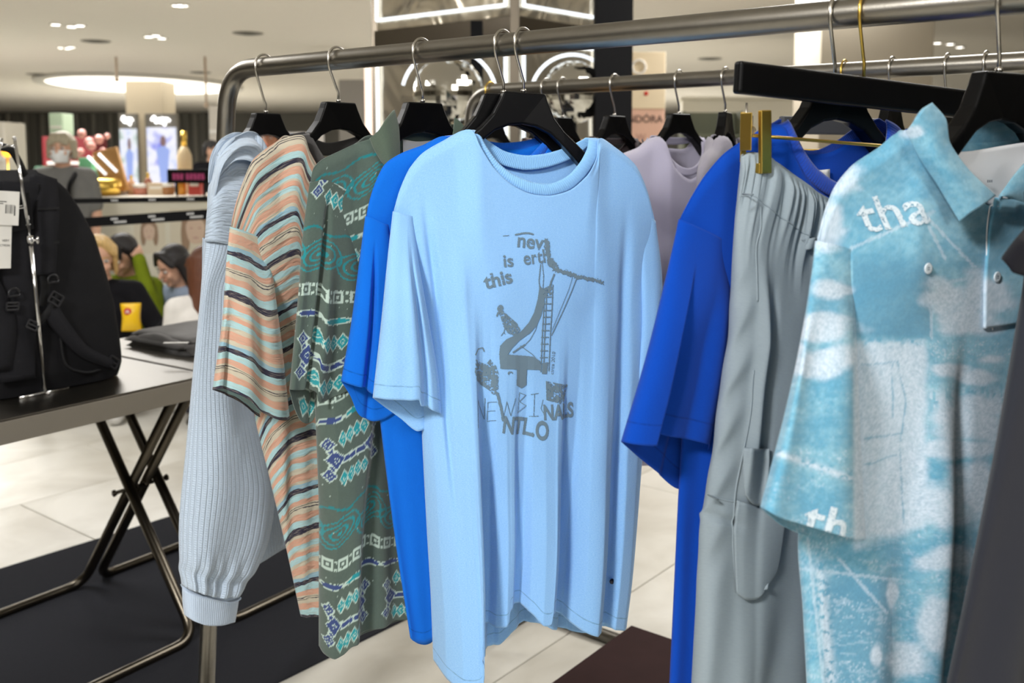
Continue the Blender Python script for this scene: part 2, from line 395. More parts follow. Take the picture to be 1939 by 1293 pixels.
    def surf(s, x, z, lift=.0012, default=-.03):
        h = s.bv.ray_cast(Vector((x, -1, z)), Vector((0, 1, 0)))
        return (h[0].y if h[0] is not None else default) - lift
    def decal(s, name, mat, mask, x0, y0, step, poff=-.03, lift=.0012, parent=None):
        """mask[row, col] cells of `step` photo pixels printed on the front of the cloth: small quads that follow the folds"""
        H, W = mask.shape; ids = -np.ones((H + 1, W + 1), int); vs = []; fs = []
        js, is_ = np.nonzero(mask)
        def vid(j, i):
            if ids[j, i] < 0:
                x, z = s.pl(x0 + i * step, y0 + j * step, poff); ids[j, i] = len(vs); vs.append((x, s.surf(x, z, lift, poff), z))
            return int(ids[j, i])
        for j, i in zip(js, is_):
            x, z = s.pl(x0 + (i + .5) * step, y0 + (j + .5) * step, poff)
            if s.bv.ray_cast(Vector((x, -1, z)), Vector((0, 1, 0)))[0] is None: continue
            fs.append((vid(j, i), vid(j, i + 1), vid(j + 1, i + 1), vid(j + 1, i)))
        me = bpy.data.meshes.new(name); me.from_pydata(vs, [], fs); return link(name, me, mat, parent or s.o, True)

# raster drawing for prints (pixels of the photograph)
class Ras:
    def __init__(s, x0, y0, x1, y1, step):
        s.x0, s.y0, s.st = x0, y0, step; s.W = int((x1 - x0) / step); s.H = int((y1 - y0) / step)
        s.m = np.zeros((s.H, s.W), bool); s.X, s.Y = np.meshgrid(x0 + (np.arange(s.W) + .5) * step, y0 + (np.arange(s.H) + .5) * step)
    def seg(s, a, b, wd, wd2=None, rough=0.):
        ax, ay = a; bx, by = b; dx, dy = bx - ax, by - ay; L = dx * dx + dy * dy + 1e-9
        t = np.clip(((s.X - ax) * dx + (s.Y - ay) * dy) / L, 0, 1); d = np.hypot(s.X - ax - t * dx, s.Y - ay - t * dy)
        wv = wd + ((wd2 or wd) - wd) * t
        if rough: d = d + (fbm(s.X * .35, s.Y * .35, 3, 5) - .5) * 2 * rough
        s.m |= d < wv / 2; return s
    def line(s, pts, wd, rough=0., wd2=None):
        n = len(pts) - 1
        for i in range(n):
            a = wd + ((wd2 or wd) - wd) * i / n; b = wd + ((wd2 or wd) - wd) * (i + 1) / n; s.seg(pts[i], pts[i + 1], a, b, rough)
        return s
    def poly(s, pts, on=True, tex=None):
        ins = np.zeros_like(s.m); n = len(pts)
        for i in range(n):
            (x1, y1), (x2, y2) = pts[i], pts[(i + 1) % n]
            c = ((y1 > s.Y) != (y2 > s.Y)) & (s.X < (x2 - x1) * (s.Y - y1) / ((y2 - y1) + 1e-9) + x1); ins ^= c
        if tex is not None: ins &= tex(s.X, s.Y)
        s.m = (s.m | ins) if on else (s.m & ~ins); return s
    def ell(s, c, r, rot=0., on=True, tex=None):
        dx, dy = s.X - c[0], s.Y - c[1]; ca, sa = math.cos(rot), math.sin(rot)
        k = ((dx * ca + dy * sa) / r[0])**2 + ((-dx * sa + dy * ca) / r[1])**2 < 1
        if tex is not None: k &= tex(s.X, s.Y)
        s.m = (s.m | k) if on else (s.m & ~k); return s
    def text(s, txt, x, y, size, rot=0., sx=1., bold=0., tex=None, shear=0.):
        """baseline-left at (x,y), size = cap height in px"""
        tris = text_tris(txt, bold); keep = s.m.copy(); s.m[:] = False; ca, sa = math.cos(rot), math.sin(rot)
        for tr in tris:
            pp = []
            for a, b in tr:
                a = a * size / .7 * sx + shear * b * size; b = -b * size / .7; pp.append((x + a * ca - b * sa, y + a * sa + b * ca))
            xs = [p[0] for p in pp]; ys = [p[1] for p in pp]
            i0 = max(0, int((min(xs) - s.x0) / s.st) - 1); i1 = min(s.W, int((max(xs) - s.x0) / s.st) + 2); j0 = max(0, int((min(ys) - s.y0) / s.st) - 1); j1 = min(s.H, int((max(ys) - s.y0) / s.st) + 2)
            if i1 <= i0 or j1 <= j0: continue
            X, Y = s.X[j0:j1, i0:i1], s.Y[j0:j1, i0:i1]; sg = []
            for q in range(3):
                (x1, y1), (x2, y2) = pp[q], pp[(q + 1) % 3]; sg.append((X - x1) * (y2 - y1) - (Y - y1) * (x2 - x1))
            s.m[j0:j1, i0:i1] |= ((sg[0] >= 0) & (sg[1] >= 0) & (sg[2] >= 0)) | ((sg[0] <= 0) & (sg[1] <= 0) & (sg[2] <= 0))
        if tex is not None: s.m &= tex(s.X, s.Y)
        s.m |= keep; return s
_tt = {}
def text_tris(txt, bold=0.):
    k = (txt, bold)
    if k in _tt: return _tt[k]
    c = bpy.data.curves.new('t', 'FONT'); c.body = txt; c.size = 1; c.offset = bold; o = bpy.data.objects.new('t', c); C.objects.link(o)
    bpy.context.view_layer.update(); me = o.evaluated_get(bpy.context.evaluated_depsgraph_get()).to_mesh(); me.calc_loop_triangles()
    _tt[k] = [[tuple(me.vertices[i].co[:2]) for i in t.vertices] for t in me.loop_triangles]
    o.to_mesh_clear(); bpy.data.objects.remove(o); bpy.data.curves.remove(c); return _tt[k]
def text_mesh(name, txt, size, mat, parent, M, bold=0., th=.002, align='CENTER'):
    """flat lettering as geometry; M places it (text lies in its local xz plane)"""
    tr = text_tris(txt, bold); xs = [p[0] for t in tr for p in t]; cx = (min(xs) + max(xs)) / 2 if align == 'CENTER' else 0
    mb = MB()
    for t in tr: mb.add([M @ Vector(((a - cx) * size / .7, 0, b * size / .7)) for a, b in t], [(0, 1, 2)])
    me = bpy.data.meshes.new(name); me.from_pydata(mb.v, [], mb.f); return link(name, me, mat, parent)

# ================================================================== the setting
CEIL = 3.0
def tile_mat(name, a, b_, sc=3., rough=.35):
    m, t, b = nt(name); N = t.nodes.new; L = t.links.new
    oi = N('ShaderNodeObjectInfo'); tc = N('ShaderNodeTexCoord'); ad = N('ShaderNodeVectorMath'); ad.operation = 'ADD'
    L(tc.outputs['Object'], ad.inputs[0]); L(oi.outputs['Location'], ad.inputs[1])
    n = N('ShaderNodeTexNoise'); n.inputs['Scale'].default_value = sc; n.inputs['Detail'].default_value = 6; n.inputs['Distortion'].default_value = .5; L(ad.outputs[0], n.inputs['Vector'])
    cr = N('ShaderNodeValToRGB'); cr.color_ramp.elements[0].position = .35; cr.color_ramp.elements[1].position = .66
    cr.color_ramp.elements[0].color = (*s2l(a), 1); cr.color_ramp.elements[1].color = (*s2l(b_), 1); L(n.outputs['Fac'], cr.inputs[0]); L(cr.outputs[0], b.inputs['Base Color'])
    b.inputs['Roughness'].default_value = rough; return m
tilem = tile_mat('cream_stone_tile', (198, 193, 180), (226, 223, 213))
grout = plain('grout', (186, 182, 170), .8)
fl = struct(MB().box((0, 13, -.06), (40, 44, .1)).build('floor', grout))
tm = MB().box((0, 0, -.005), (1.1965, .5965, .01))
TA = R(51.5)
tme = None
cnt = 0
ca, sa = math.cos(TA), math.sin(TA)
# loose tiles near the racks, one object each; farther away one joined field of the same tiles
far = MB()
for i in range(-26, 30):
    for j in range(-60, 62):
        lx, ly = i * 1.2 + (.6 if j % 2 else 0), j * .6 + .12
        x, y = ca * lx - sa * ly, sa * lx + ca * ly
        if not (-19 < x < 19 and -8 < y < 34): continue
        vis = False
        if .8 < y < 9:
            a, b = proj((x, y, 0)); vis = -320 < a < 2260 and 250 < b < 1750 and y < 7.5
        if vis and cnt < 170:
            if tme is None:
                t0 = tm.build('tile', tilem, fl, bevel=.0015, seg=1); t0.location = (x, y, 0); t0.rotation_euler = (0, 0, TA); tme = t0
            else:
                t = tme.copy(); C.objects.link(t); t.parent = fl; t.location = (x, y, 0)
            cnt += 1
        else:
            rm = Matrix.Rotation(TA, 3, 'Z'); far.box((x, y, -.005), (1.1965, .5965, .01), rm)
fo = far.build('tile_field', tilem, fl); fo['kind'] = 'stuff'

ceilm = plain('ceiling_paint', (224, 219, 210), .8)
ceil_ = struct(MB().box((0, 13, CEIL + .05), (40, 44, .1)).build('ceiling', ceilm))
wallm = plain('grey_wall', (120, 118, 112), .7)
wb = struct(MB().box((0, 34.2, 1.5), (40, .2, 3.0)).build('wall_back', wallm))
pm = [plain('wall_panel_grey', (112, 110, 104), .6), plain('wall_panel_light', (150, 147, 138), .6)]
base_me = {}
for i in range(46):
    px = -60 + i * 16 if i < 32 else 1250 + (i - 32) * 42
    x = at(px, 300, 34)[0]; k = i % 2
    if k not in base_me:
        o = MB().box((0, 0, 0), (.17 if k == 0 else .1, .12, 2.98)).build('panel', pm[k], wb, bevel=.01, seg=1); base_me[k] = o
    else:
        o = base_me[k].copy(); C.objects.link(o); o.parent = wb
    o.location = (x, 34.04, 1.49)
wl = struct(MB().box((-19.9, 13, 1.5), (.2, 44, 3)).build('wall_left', plain('wall_side', (196, 190, 178), .8)))
wr = struct(MB().box((19.9, 13, 1.5), (.2, 44, 3)).build('wall_right', plain('wall_side', (196, 190, 178), .8)))

wf = struct(MB().box((0, -8.9, 1.5), (40, .2, 3)).build('wall_front', plain('wall_side', (196, 190, 178), .8)))

# carpet: a dark grey strip
cp = [onz(-160, 1115), onz(340, 975), onz(760, 1175), onz(540, 1293)]
dirn = np.array([math.cos(R(50)), math.sin(R(50)), 0]); nrmv = np.array([-dirn[1], dirn[0], 0])
e0 = (cp[1] @ nrmv); e1 = ((cp[2] + cp[3]) / 2 @ nrmv); m0 = cp[1] @ dirn
cw, cl0, cl1 = e0 - e1, m0 - 3.2, m0 + 1.25
cc = dirn * (cl0 + cl1) / 2 + nrmv * (e0 + e1) / 2
carp = plain('carpet_charcoal', (46, 47, 52), .95, spec=.1, bump=.8, bscale=700, var=.25, vscale=300)
o = MB().box((0, 0, .004), (cl1 - cl0, cw, .008)).build('carpet', carp, bevel=.003); o.location = cc; o.rotation_euler = (0, 0, R(50))
tag(o, 'dark charcoal carpet strip on the pale floor under the steel tables', 'carpet')

# ================================================================== steel garment racks
BD = np.array([-.788, .615, 0]); BD /= np.linalg.norm(BD)
BN = np.array([-BD[1], BD[0], 0]) * -1           # points away from the camera, right
BARZ = 1.602; BR = .0185
B0 = at(1180, 63, 1.46); B0[2] = BARZ
dd = ray(1180, 158); B1 = _O + dd * ((BARZ - CAMZ) / dd[2])
PERP = math.atan2(BN[1], BN[0])
def bar_at(px, which=0):
    """point of the bar's centre line seen at photo column px"""
    P = B0 if which == 0 else B1; k = (px - CX) / FPX
    # solve x / f = k with f = forward depth
    a = BD[0] - k * (BD @ _Fw); b = k * ((P - _O) @ _Fw) - (P - _O)[0]
    return P + BD * (b / a)
def rack(label, P, s_left, s_right, lean_l, back=(.3, .3), group=None):
    t = thing('garment_rack', label, 'clothes rack', P * [1, 1, 0], 0., group); o0 = Vector(t.location)
    A = Vector(P + BD * s_left) - o0; B = Vector(P + BD * s_right) - o0; d = Vector(BD); n = Vector(BN)
    fl_, fr_ = A + d * lean_l, B - d * lean_l
    fl_.z = BR; fr_.z = BR
    mb = MB(); path = fillet([A + (fl_ - A) * .30, A, B, B + (fr_ - B) * .30], .085, 12); mb.tube(path, BR, 24); mb.build('rail', steel, t, True)
    for top, foot in ((A, fl_), (B, fr_)):
        m = MB(); m.tube([top + (foot - top) * .30, foot + Vector((0, 0, .0))], BR, 24); m.build('post', steel, t, True)
        c = MB(); q = top + (foot - top) * .30; dr = (foot - top).normalized(); c.tube([q - dr * .002, q + dr * .002], BR + .0006, 24); c.build('joint_ring', steel, t, True)
        m = MB(); m.tube([foot - n * back[0], foot + n * back[1]], BR, 20); m.build('foot', steel, t, True)
    m = MB(); m.tube([fl_ + n * back[1], fr_ + n * back[1]], BR, 20); m.build('base_rail', steel, t, True)
    return t
def s_of(p, P): return (p - P) @ BD
rack('brushed steel tube clothes rack in front carrying the blue shirts', B0, s_of(bar_at(432), B0), -.95, .16, (.3, .0), 'steel clothes racks')
rack('brushed steel tube clothes rack standing behind the front rack', B1, s_of(bar_at(893, 1), B1), -1.35, .0, (.05, .28), 'steel clothes racks')

# ================================================================== hangers
HG = 'black wooden coat hangers'
HALF = [(.034, 0), (.0385, -.012), (.050, -.036), (.068, -.057), (.092, -.077), (.115, -.096), (.138, -.115), (.146, -.125), (.144, -.138), (.132, -.138), (.112, -.122), (.092, -.104), (.070, -.083), (.046, -.063), (.022, -.053), (0, -.050)]
def hook_path(ztop, r=.0235, xo=0.):
    p = [Vector((xo, 0, ztop - .01)), Vector((xo, 0, ztop + .018)), Vector((xo - .004, 0, ztop + .026)), Vector((xo - r * .82, 0, -.020)), Vector((xo - r, 0, -.008))]
    return p + [Vector((xo + r * math.cos(a), 0, r * math.sin(a))) for a in np.linspace(math.pi, -.35, 16)]
def hanger(label, pos, yaw, top=None, scale=1., roll=0., drop=.078, mat=blackwood, group=HG, hookyaw=None, hmat=None):
    t = thing('coat_hanger', label, 'hanger', pos, yaw, group)
    zt = -drop; pts = [(a * scale, b * scale) for a, b in HALF]; out = [(-a, b) for a, b in pts[:-1]][::-1]
    out = [(-a, b) for a, b in pts[::-1]][1:] ; full = pts + [(x, z) for x, z in out]
    M = Matrix.Translation((0, 0, zt)) @ Matrix.Rotation(roll, 4, 'Y')
    mb = MB(); n = len(full); half = n; hy = []
    for x, z in full: hy.append(.008 + .005 * min(1, (abs(x) / .08)) * (1 - min(1, max(0, (abs(x) - .085) / .06)) * .75))
    vs = [M @ Vector((x, -h, z)) for (x, z), h in zip(full, hy)] + [M @ Vector((x, h, z)) for (x, z), h in zip(full, hy)]
    # faces: quad strips between upper and lower outline keep the plate clean
    k = len(pts); fs = []
    up_r = list(range(0, 8)); lo_r = list(range(15, 7, -1))
    lo_idx = [15, 14, 13, 12, 11, 10, 9, 8]
    mir = lambda i: i if i == 15 else (30 - i)
    for a in range(7):
        fs.append((up_r[a], up_r[a + 1], lo_idx[a + 1], lo_idx[a])); fs.append((mir(up_r[a]), mir(lo_idx[a]), mir(lo_idx[a + 1]), mir(up_r[a + 1])))
    fs.append((0, 15, 30))
    bk = [tuple(i + n for i in f[::-1]) for f in fs]; side = [(i, (i + 1) % n, (i + 1) % n + n, i + n) for i in range(n)]
    mb.add(vs, fs + bk + side); mb.build('hanger_body', mat, t, False, bevel=.0035 * scale, seg=3)
    h = MB(); h.tube(hook_path(zt), .0024, 10); ho = h.build('hook', hmat or wire, t, True)
    ho.rotation_euler = (0, 0, (PERP if hookyaw is None else hookyaw) - yaw)
    m = MB(); m.lathe([(.004, 0), (.0045, .004), (.003, .006)], 12, (0, 0, zt)); m.build('ferrule', wire, t, True)
    return t

# ================================================================== garments on the front rack
def bandfold(pairs, gx, v0=.25, v1=1., amp=1.):
    """vertical folds: offset towards the viewer given along the hem in photo columns"""
    xs = np.array([p[0] for p in pairs], float); ys = np.array([p[1] for p in pairs], float)
    def f(u, v, S):
        hx = S[-1, :, 0]; lx = np.array([gx(a) for a in xs])
        return np.interp(hx, lx, ys)[None, :] * sstep(v0, v1, v) * amp
    return f
def collar_ring(g, mat, inner_f, outer_f, inner_b, outer_b, yf=.022, yb=.014, name='collar'):
    """crew neck rib: a band along the front neckline and one along the back neckline, meeting at the shoulders"""
    out = []
    for nm, inn, ou, sg, yy in ((name, inner_f, outer_f, -1, yf), (name, inner_b, outer_b, 1, yb)):
        I = crv(g.pts(inn), 60, .8); O = crv(g.pts(ou), 60, .8); n = 7; P = np.zeros((n, 60, 3)); u = np.linspace(0, 1, 60)
        bow = np.sin(np.pi * u) ** .6
        for i in range(n):
            t = i / (n - 1); q = I * (1 - t) + O * t
            P[i, :, 0] = q[:, 0]; P[i, :, 2] = q[:, 1]
            P[i, :, 1] = sg * (.004 + yy * bow + (.0042 * math.sin(math.pi * (.15 + .85 * t)) if sg < 0 else .001))
        uv = np.stack([np.repeat(u[None] * .45, n, 0), np.repeat(np.linspace(0, .02, n)[:, None], 60, 1)], -1)
        out.append(mesh_grid(nm, P, mat, g.o, False, uv, None, np.ones((n, 60)), .003))
    return out
def ribbed(name, rgb, freq=330.):
    m = fabric(name, rgb, bump=.15); t = m.node_tree; N = t.nodes.new; L = t.links.new; b = t.nodes['Principled BSDF']
    uv = N('ShaderNodeUVMap'); wv = N('ShaderNodeTexWave'); wv.inputs['Scale'].default_value = freq / 6.28; wv.bands_direction = 'X'; L(uv.outputs[0], wv.inputs['Vector'])
    bp = N('ShaderNodeBump'); bp.inputs['Strength'].default_value = .35; bp.inputs['Distance'].default_value = .001; L(wv.outputs['Fac'], bp.inputs['Height']); L(bp.outputs[0], b.inputs['Normal']); return m

TG = 'shirts on the front rack'
# ---------------------------------------------------------------- pale blue graphic t-shirt (front and centre)
g5 = Garment('t_shirt', 'pale blue crew neck t-shirt with grey bird and slide print, front and centre', 't-shirt', bar_at(992), R(16), TG)
tee_c = (128, 184, 240)
tee_m = fabric('pale_blue_jersey', tee_c, (158, 205, 250), hem=.021, mott=.6)
tee_r = ribbed('pale_blue_rib', (136, 190, 242))
top5 = [(745, 402), (757, 360), (775, 320), (800, 290), (840, 266), (884, 246), (900, 275), (925, 315), (955, 345), (990, 364), (1030, 369), (1070, 358), (1102, 330), (1124, 296), (1132, 262), (1170, 282), (1205, 314), (1226, 360), (1241, 420)]
topb5 = [(745, 402), (757, 360), (775, 320), (800, 290), (840, 266), (884, 246), (905, 262), (935, 290), (970, 306), (1010, 312), (1050, 306), (1085, 294), (1108, 280), (1120, 270), (1132, 262), (1170, 282), (1205, 314), (1226, 360), (1241, 420)]
bot5 = [(820, 1247), (835, 1261), (862, 1274), (885, 1273), (896, 1264), (900, 1194), (930, 1188), (958, 1176), (964, 1150), (985, 1146), (1003, 1154), (1018, 1168), (1032, 1167), (1039, 1147), (1058, 1166), (1088, 1181), (1119, 1187), (1150, 1184), (1187, 1186)]
botb5 = [(820, 1247), (850, 1240), (885, 1232), (920, 1228), (945, 1219), (965, 1196), (990, 1178), (1020, 1174), (1045, 1186), (1080, 1194), (1110, 1191), (1135, 1186), (1160, 1186), (1187, 1186)]
left5 = [(745, 402), (768, 500), (786, 620), (796, 740), (800, 840), (808, 1000), (815, 1120), (820, 1247)]
right5 = [(1241, 420), (1240, 520), (1233, 640), (1226, 760), (1216, 880), (1206, 1010), (1198, 1100), (1187, 1186)]
fold5 = [(818, 0), (832, .022), (855, .034), (880, .036), (892, .032), (899, .0), (905, -.012), (918, -.010), (926, .002), (942, .009), (955, .006), (962, -.004), (974, -.006), (984, .008), (1003, .018), (1022, .019), (1030, .012), (1037, -.010), (1056, -.012), (1064, .0), (1080, .012), (1105, .018), (1117, .012), (1124, -.004), (1135, -.003), (1148, .010), (1170, .010), (1187, 0)]
bf5 = bandfold(fold5, lambda a: g5.pl(a, 1185)[0], .30, 1.0, 1.75)
def fold5f(u, v, S):
    f = bf5(u, v, S)
    # drape lines falling from the shoulders and a crease beside the left sleeve
    f = f - .010 * np.exp(-((u - (.085 + .05 * v)) / .016) ** 2) * sstep(.05, .2, v) * (1 - sstep(.5, .8, v))
    f = f + .006 * np.exp(-((u - (.19 + .03 * v)) / .03) ** 2) * sstep(.1, .35, v)
    f = f - .009 * np.exp(-((u - (.88 + .02 * v)) / .018) ** 2) * sstep(.08, .3, v) * (1 - sstep(.6, .9, v))
    f = f + .005 * np.exp(-((u - .80) / .04) ** 2) * sstep(.1, .4, v)
    return f
body5 = g5.shell('body', tee_m, top5, bot5, left5, right5, botb5, topb5, th=(.012, .042), thb=(.012, .026), fold=fold5f, neck=(.27, .76), nf=.018, nu=230, nv=190, seed=3)
bv5 = g5.bv
collar_ring(g5, tee_r, [(904, 247), (916, 275), (938, 308), (965, 330), (1000, 344), (1035, 346), (1066, 332), (1090, 308), (1106, 282), (1112, 262)],
            [(884, 246), (898, 275), (922, 314), (954, 346), (992, 366), (1032, 371), (1073, 359), (1105, 331), (1127, 297), (1133, 262)],
            [(904, 247), (930, 268), (960, 286), (1000, 294), (1040, 290), (1080, 278), (1112, 262)], [(884, 246), (915, 285), (955, 312), (1000, 322), (1045, 316), (1095, 296), (1133, 262)], yb=.006)
def sl_off(d0, d1): return lambda u, v: -(d0 + (d1 - d0) * sstep(0, .45, v))
hem5 = MATS['pale_blue_jersey']
g5.shell('sleeve', tee_m, [(744, 400), (755, 402), (768, 406), (782, 409)], [(706, 753), (735, 757), (775, 758), (794, 757), (799, 768), (818, 777), (836, 783)],
         [(744, 400), (735, 480), (722, 610), (706, 753)], [(782, 409), (794, 500), (815, 620), (830, 710), (836, 783)],
         [(706, 753), (728, 770), (760, 793), (788, 815), (805, 812), (820, 798), (836, 783)], th=(.010, .030), off=sl_off(.004, .038), nu=70, nv=80, hold=True, ramp=.6, seed=9,
         fold=lambda u, v, S: (-.014 * np.exp(-((u - .80) / .05) ** 2) + .006 * np.exp(-((u - .62) / .12) ** 2)) * sstep(.1, .6, v))
g5.shell('sleeve', tee_m, [(1203, 392), (1215, 400), (1228, 410), (1242, 419)], [(1200, 742), (1215, 750), (1230, 752), (1242, 748)],
         [(1203, 392), (1209, 500), (1212, 620), (1200, 742)], [(1242, 419), (1254, 520), (1254, 620), (1242, 748)], th=(.008, .022), off=sl_off(-.004, .004), nu=40, nv=60, hold=True, ramp=.6, seed=4)
g5.bv = bv5
# metal dot near the hem
x, z = g5.pl(1160, 1101, -.03); m = MB(); m.lathe([(.0, 0), (.0045, 0), (.0048, .001), (.004, .0022), (0, .0024)], 20)
o = m.build('snap_button', plain('gunmetal', (60, 60, 66), .3, 1.), g5.o, True); o.location = (x, g5.surf(x, z, .0002), z); o.rotation_euler = (R(90), 0, 0)
# ---- print
ink = fabric('grey_print_ink', (98, 122, 138), (112, 136, 152), mott=.4, bump=.2)
ras = Ras(886, 430, 1146, 836, .62)
rough = lambda th, f=.5, sd=2: (lambda X, Y: fbm(X * f, Y * f, 3, sd) > th)
ras.line([(951, 446), (962, 445)], 1.2).line([(975, 444), (990, 441), (1000, 441), (1008, 443)], 3.2, .8)
ras.text('nev', 976, 466, 27, R(7), .92, .02, rough(.28, .3)); ras.text('o', 1018, 470, 5, 0, .8)
ras.text('is', 950, 504, 23, R(-4), 1.05, .02, rough(.26, .3)); ras.text('erth', 989, 500, 25, R(-6), .86, .015, rough(.30, .35, 4))
ras.text('this', 917, 545, 26, R(-14), 1.0, .025, rough(.28, .35, 6))
ras.line([(1033, 457), (1036, 478), (1038, 496), (1048, 508), (1064, 514), (1084, 520), (1106, 526), (1130, 531), (1137, 534)], 9, 4., 6)
ras.line([(1041, 490), (1052, 505)], 7, 3)
# tower
ras.line([(1021, 500), (1017, 530), (1018, 542)], 2).line([(1024, 498), (1026, 520), (1024, 545)], 1.4).line([(1046, 518), (1040, 532), (1036, 545)], 3, .8)
ras.line([(1090, 521), (1078, 550), (1060, 590), (1040, 632)], 1.6).line([(1081, 521), (1072, 548), (1056, 585), (1041, 622)], .9)
# slide
ras.poly([(1018, 538), (1024, 545), (1026, 570), (1020, 596), (1012, 614), (1000, 628), (980, 642), (966, 656), (958, 668), (1005, 672), (1018, 680), (1019, 697), (944, 695), (942, 668), (944, 652), (955, 640), (972, 632), (984, 624), (998, 608), (1007, 590), (1014, 564)])
ras.poly([(962, 664), (985, 646), (1004, 632), (1011, 640), (1005, 656), (1000, 668), (980, 666)], on=False)
ras.line([(985, 656), (1000, 640), (1010, 622), (1016, 600)], 1.2).line([(982, 652), (1004, 668), (1017, 684)], 1.4).line([(968, 664), (990, 650)], 3)
for a, b in (((1027, 545), (1019, 700)), ((1031, 544), (1024, 700)), ((1043, 538), (1034, 698)), ((1035, 546), (1028, 560))): ras.line([a, b], 2.0)
ras.poly([(1024, 545), (1043, 536), (1040, 556), (1024, 560)], tex=rough(.42, .4))
for k in range(11):
    y = 560 + k * 12.6; xa = 1037 - (y - 545) * .075; ras.line([(xa - 9, y + .5), (xa + 4, y)], 2.)
ras.poly([(1022, 684), (1033, 682), (1030, 704), (1021, 704)])
ras.poly([(975, 694), (994, 694), (993, 726), (984, 732), (974, 726)])
ras.ell((962, 703), (5, 3.5)); ras.ell((963, 705), (3, 3), on=False)
# bird on the slide
ras.ell((944, 582), (5.5, 7), .3, tex=rough(.3, .5)); ras.line([(940, 590), (938, 596)], 3)
ras.poly([(940, 588), (950, 586), (962, 598), (976, 610), (982, 622), (972, 634), (958, 628), (950, 616), (946, 602)], tex=rough(.36, .45, 9))
ras.line([(953, 618), (951, 626), (946, 633)], 1.4).line([(951, 626), (953, 630)], 1.2)
# bird, lower left
ras.line([(897, 668), (903, 658), (912, 657), (915, 663)], 2.4, .6)
ras.poly([(897, 676), (908, 684), (918, 688), (926, 678), (936, 690), (941, 705), (940, 720), (934, 732), (926, 738), (908, 726), (899, 716), (894, 700)], tex=rough(.38, .35, 12))
ras.poly([(926, 722), (938, 716), (941, 735), (936, 746), (928, 742)], tex=rough(.45, .5, 3)); ras.line([(938, 742), (944, 765), (948, 790)], 5, 1.5)
# photo square
ras.poly([(1028, 717), (1071, 725), (1060, 760), (1028, 752)], tex=lambda X, Y: fbm(X * .4, Y * .25, 3, 8) > .30 + (X - 1028) / 43 * .22)
# hand-drawn letters
for L_ in ([(897, 800), (900, 752), (916, 792), (917, 752)], [(937, 757), (922, 760), (921, 796), (935, 792)], [(922, 777), (934, 774)],
           [(940, 752), (947, 792), (955, 756), (962, 782), (972, 750)], [(980, 740), (977, 778)], [(980, 740), (992, 745), (980, 757), (993, 765), (976, 778)], [(1001, 743), (1014, 740)], [(1007, 742), (1005, 783)], [(998, 784), (1013, 782)],
           [(1022, 752), (1018, 768), (1022, 776)]): ras.line(L_, 1.1)
ras.text('NTL.', 945, 813, 31, R(7), .66, .03); ras.text('O', 1007, 824, 33, R(3), .60, .035)
ras.text('NALS', 1022, 788, 27, R(-2), .66, .035)
ras.text('circa 2010', 1042, 705, 6.2, R(-84), 1.15, .0)
g5.decal('print', ink, ras.m, ras.x0, ras.y0, ras.st)
hanger('black hanger of the pale blue t-shirt, its shoulders tilting right', g5.P, g5.yaw, roll=R(3.0))

# ---------------------------------------------------------------- bright blue t-shirt behind it
g4 = Garment('t_shirt', 'bright azure blue t-shirt half hidden behind the pale blue one', 't-shirt', bar_at(954), R(18), TG)
az = fabric('azure_jersey', (8, 98, 206), (16, 112, 220), hem=.02, mott=.4, sheen=.06)
az_r = ribbed('azure_rib', (8, 98, 206))
g4.shell('body', az, [(693, 410), (705, 362), (728, 312), (760, 290), (800, 275), (845, 258), (880, 300), (930, 335), (985, 330), (1030, 290), (1052, 258), (1085, 275), (1115, 300), (1130, 340), (1136, 390)],
         [(776, 1205), (790, 1218), (806, 1221), (818, 1216), (840, 1190), (900, 1170), (980, 1160), (1060, 1150), (1110, 1140)],
         [(693, 410), (700, 560), (716, 760), (732, 900), (752, 1050), (776, 1205)], [(1136, 390), (1140, 600), (1130, 800), (1120, 1000), (1110, 1140)],
         topb=[(693, 410), (705, 362), (728, 312), (760, 290), (800, 275), (845, 258), (890, 268), (940, 280), (990, 282), (1030, 270), (1052, 258), (1085, 275), (1115, 300), (1130, 340), (1136, 390)],
         th=(.008, .016), off=lambda u, v: .03 * sstep(.05, .35, v), neck=(.35, .78), nf=.001, nu=90, nv=90, seed=5, fold=lambda u, v, S: (.006 * np.cos(u * 38) + .003 * np.cos(u * 61 + 1)) * sstep(.3, 1, v))
bvb = g4.bv
collar_ring(g4, az_r, [(860, 258), (890, 285), (930, 310), (985, 306), (1020, 275), (1042, 252)], [(845, 258), (878, 302), (930, 337), (987, 332), (1032, 290), (1054, 256)],
            [(860, 258), (900, 262), (950, 270), (1000, 266), (1042, 252)], [(845, 258), (895, 284), (950, 296), (1010, 286), (1054, 256)], yf=.002, yb=.004)
g4.shell('sleeve', az, [(692, 409), (706, 413), (720, 420), (736, 426)], [(646, 721), (660, 727), (680, 733), (694, 736), (700, 744), (730, 752), (765, 745)],
         [(692, 409), (680, 500), (664, 620), (646, 721)], [(736, 426), (752, 520), (762, 640), (765, 745)],
         [(646, 721), (664, 750), (680, 785), (705, 797), (730, 792), (752, 775), (765, 745)], th=(.008, .018), off=sl_off(0, -.004), nu=60, nv=70, hold=True, ramp=.6, seed=2,
         fold=lambda u, v, S: (-.014 * np.exp(-((u - .42) / .05) ** 2)) * sstep(.1, .5, v))
hanger('black hanger just behind the pale blue t-shirt, holding the azure one', g4.P, g4.yaw)

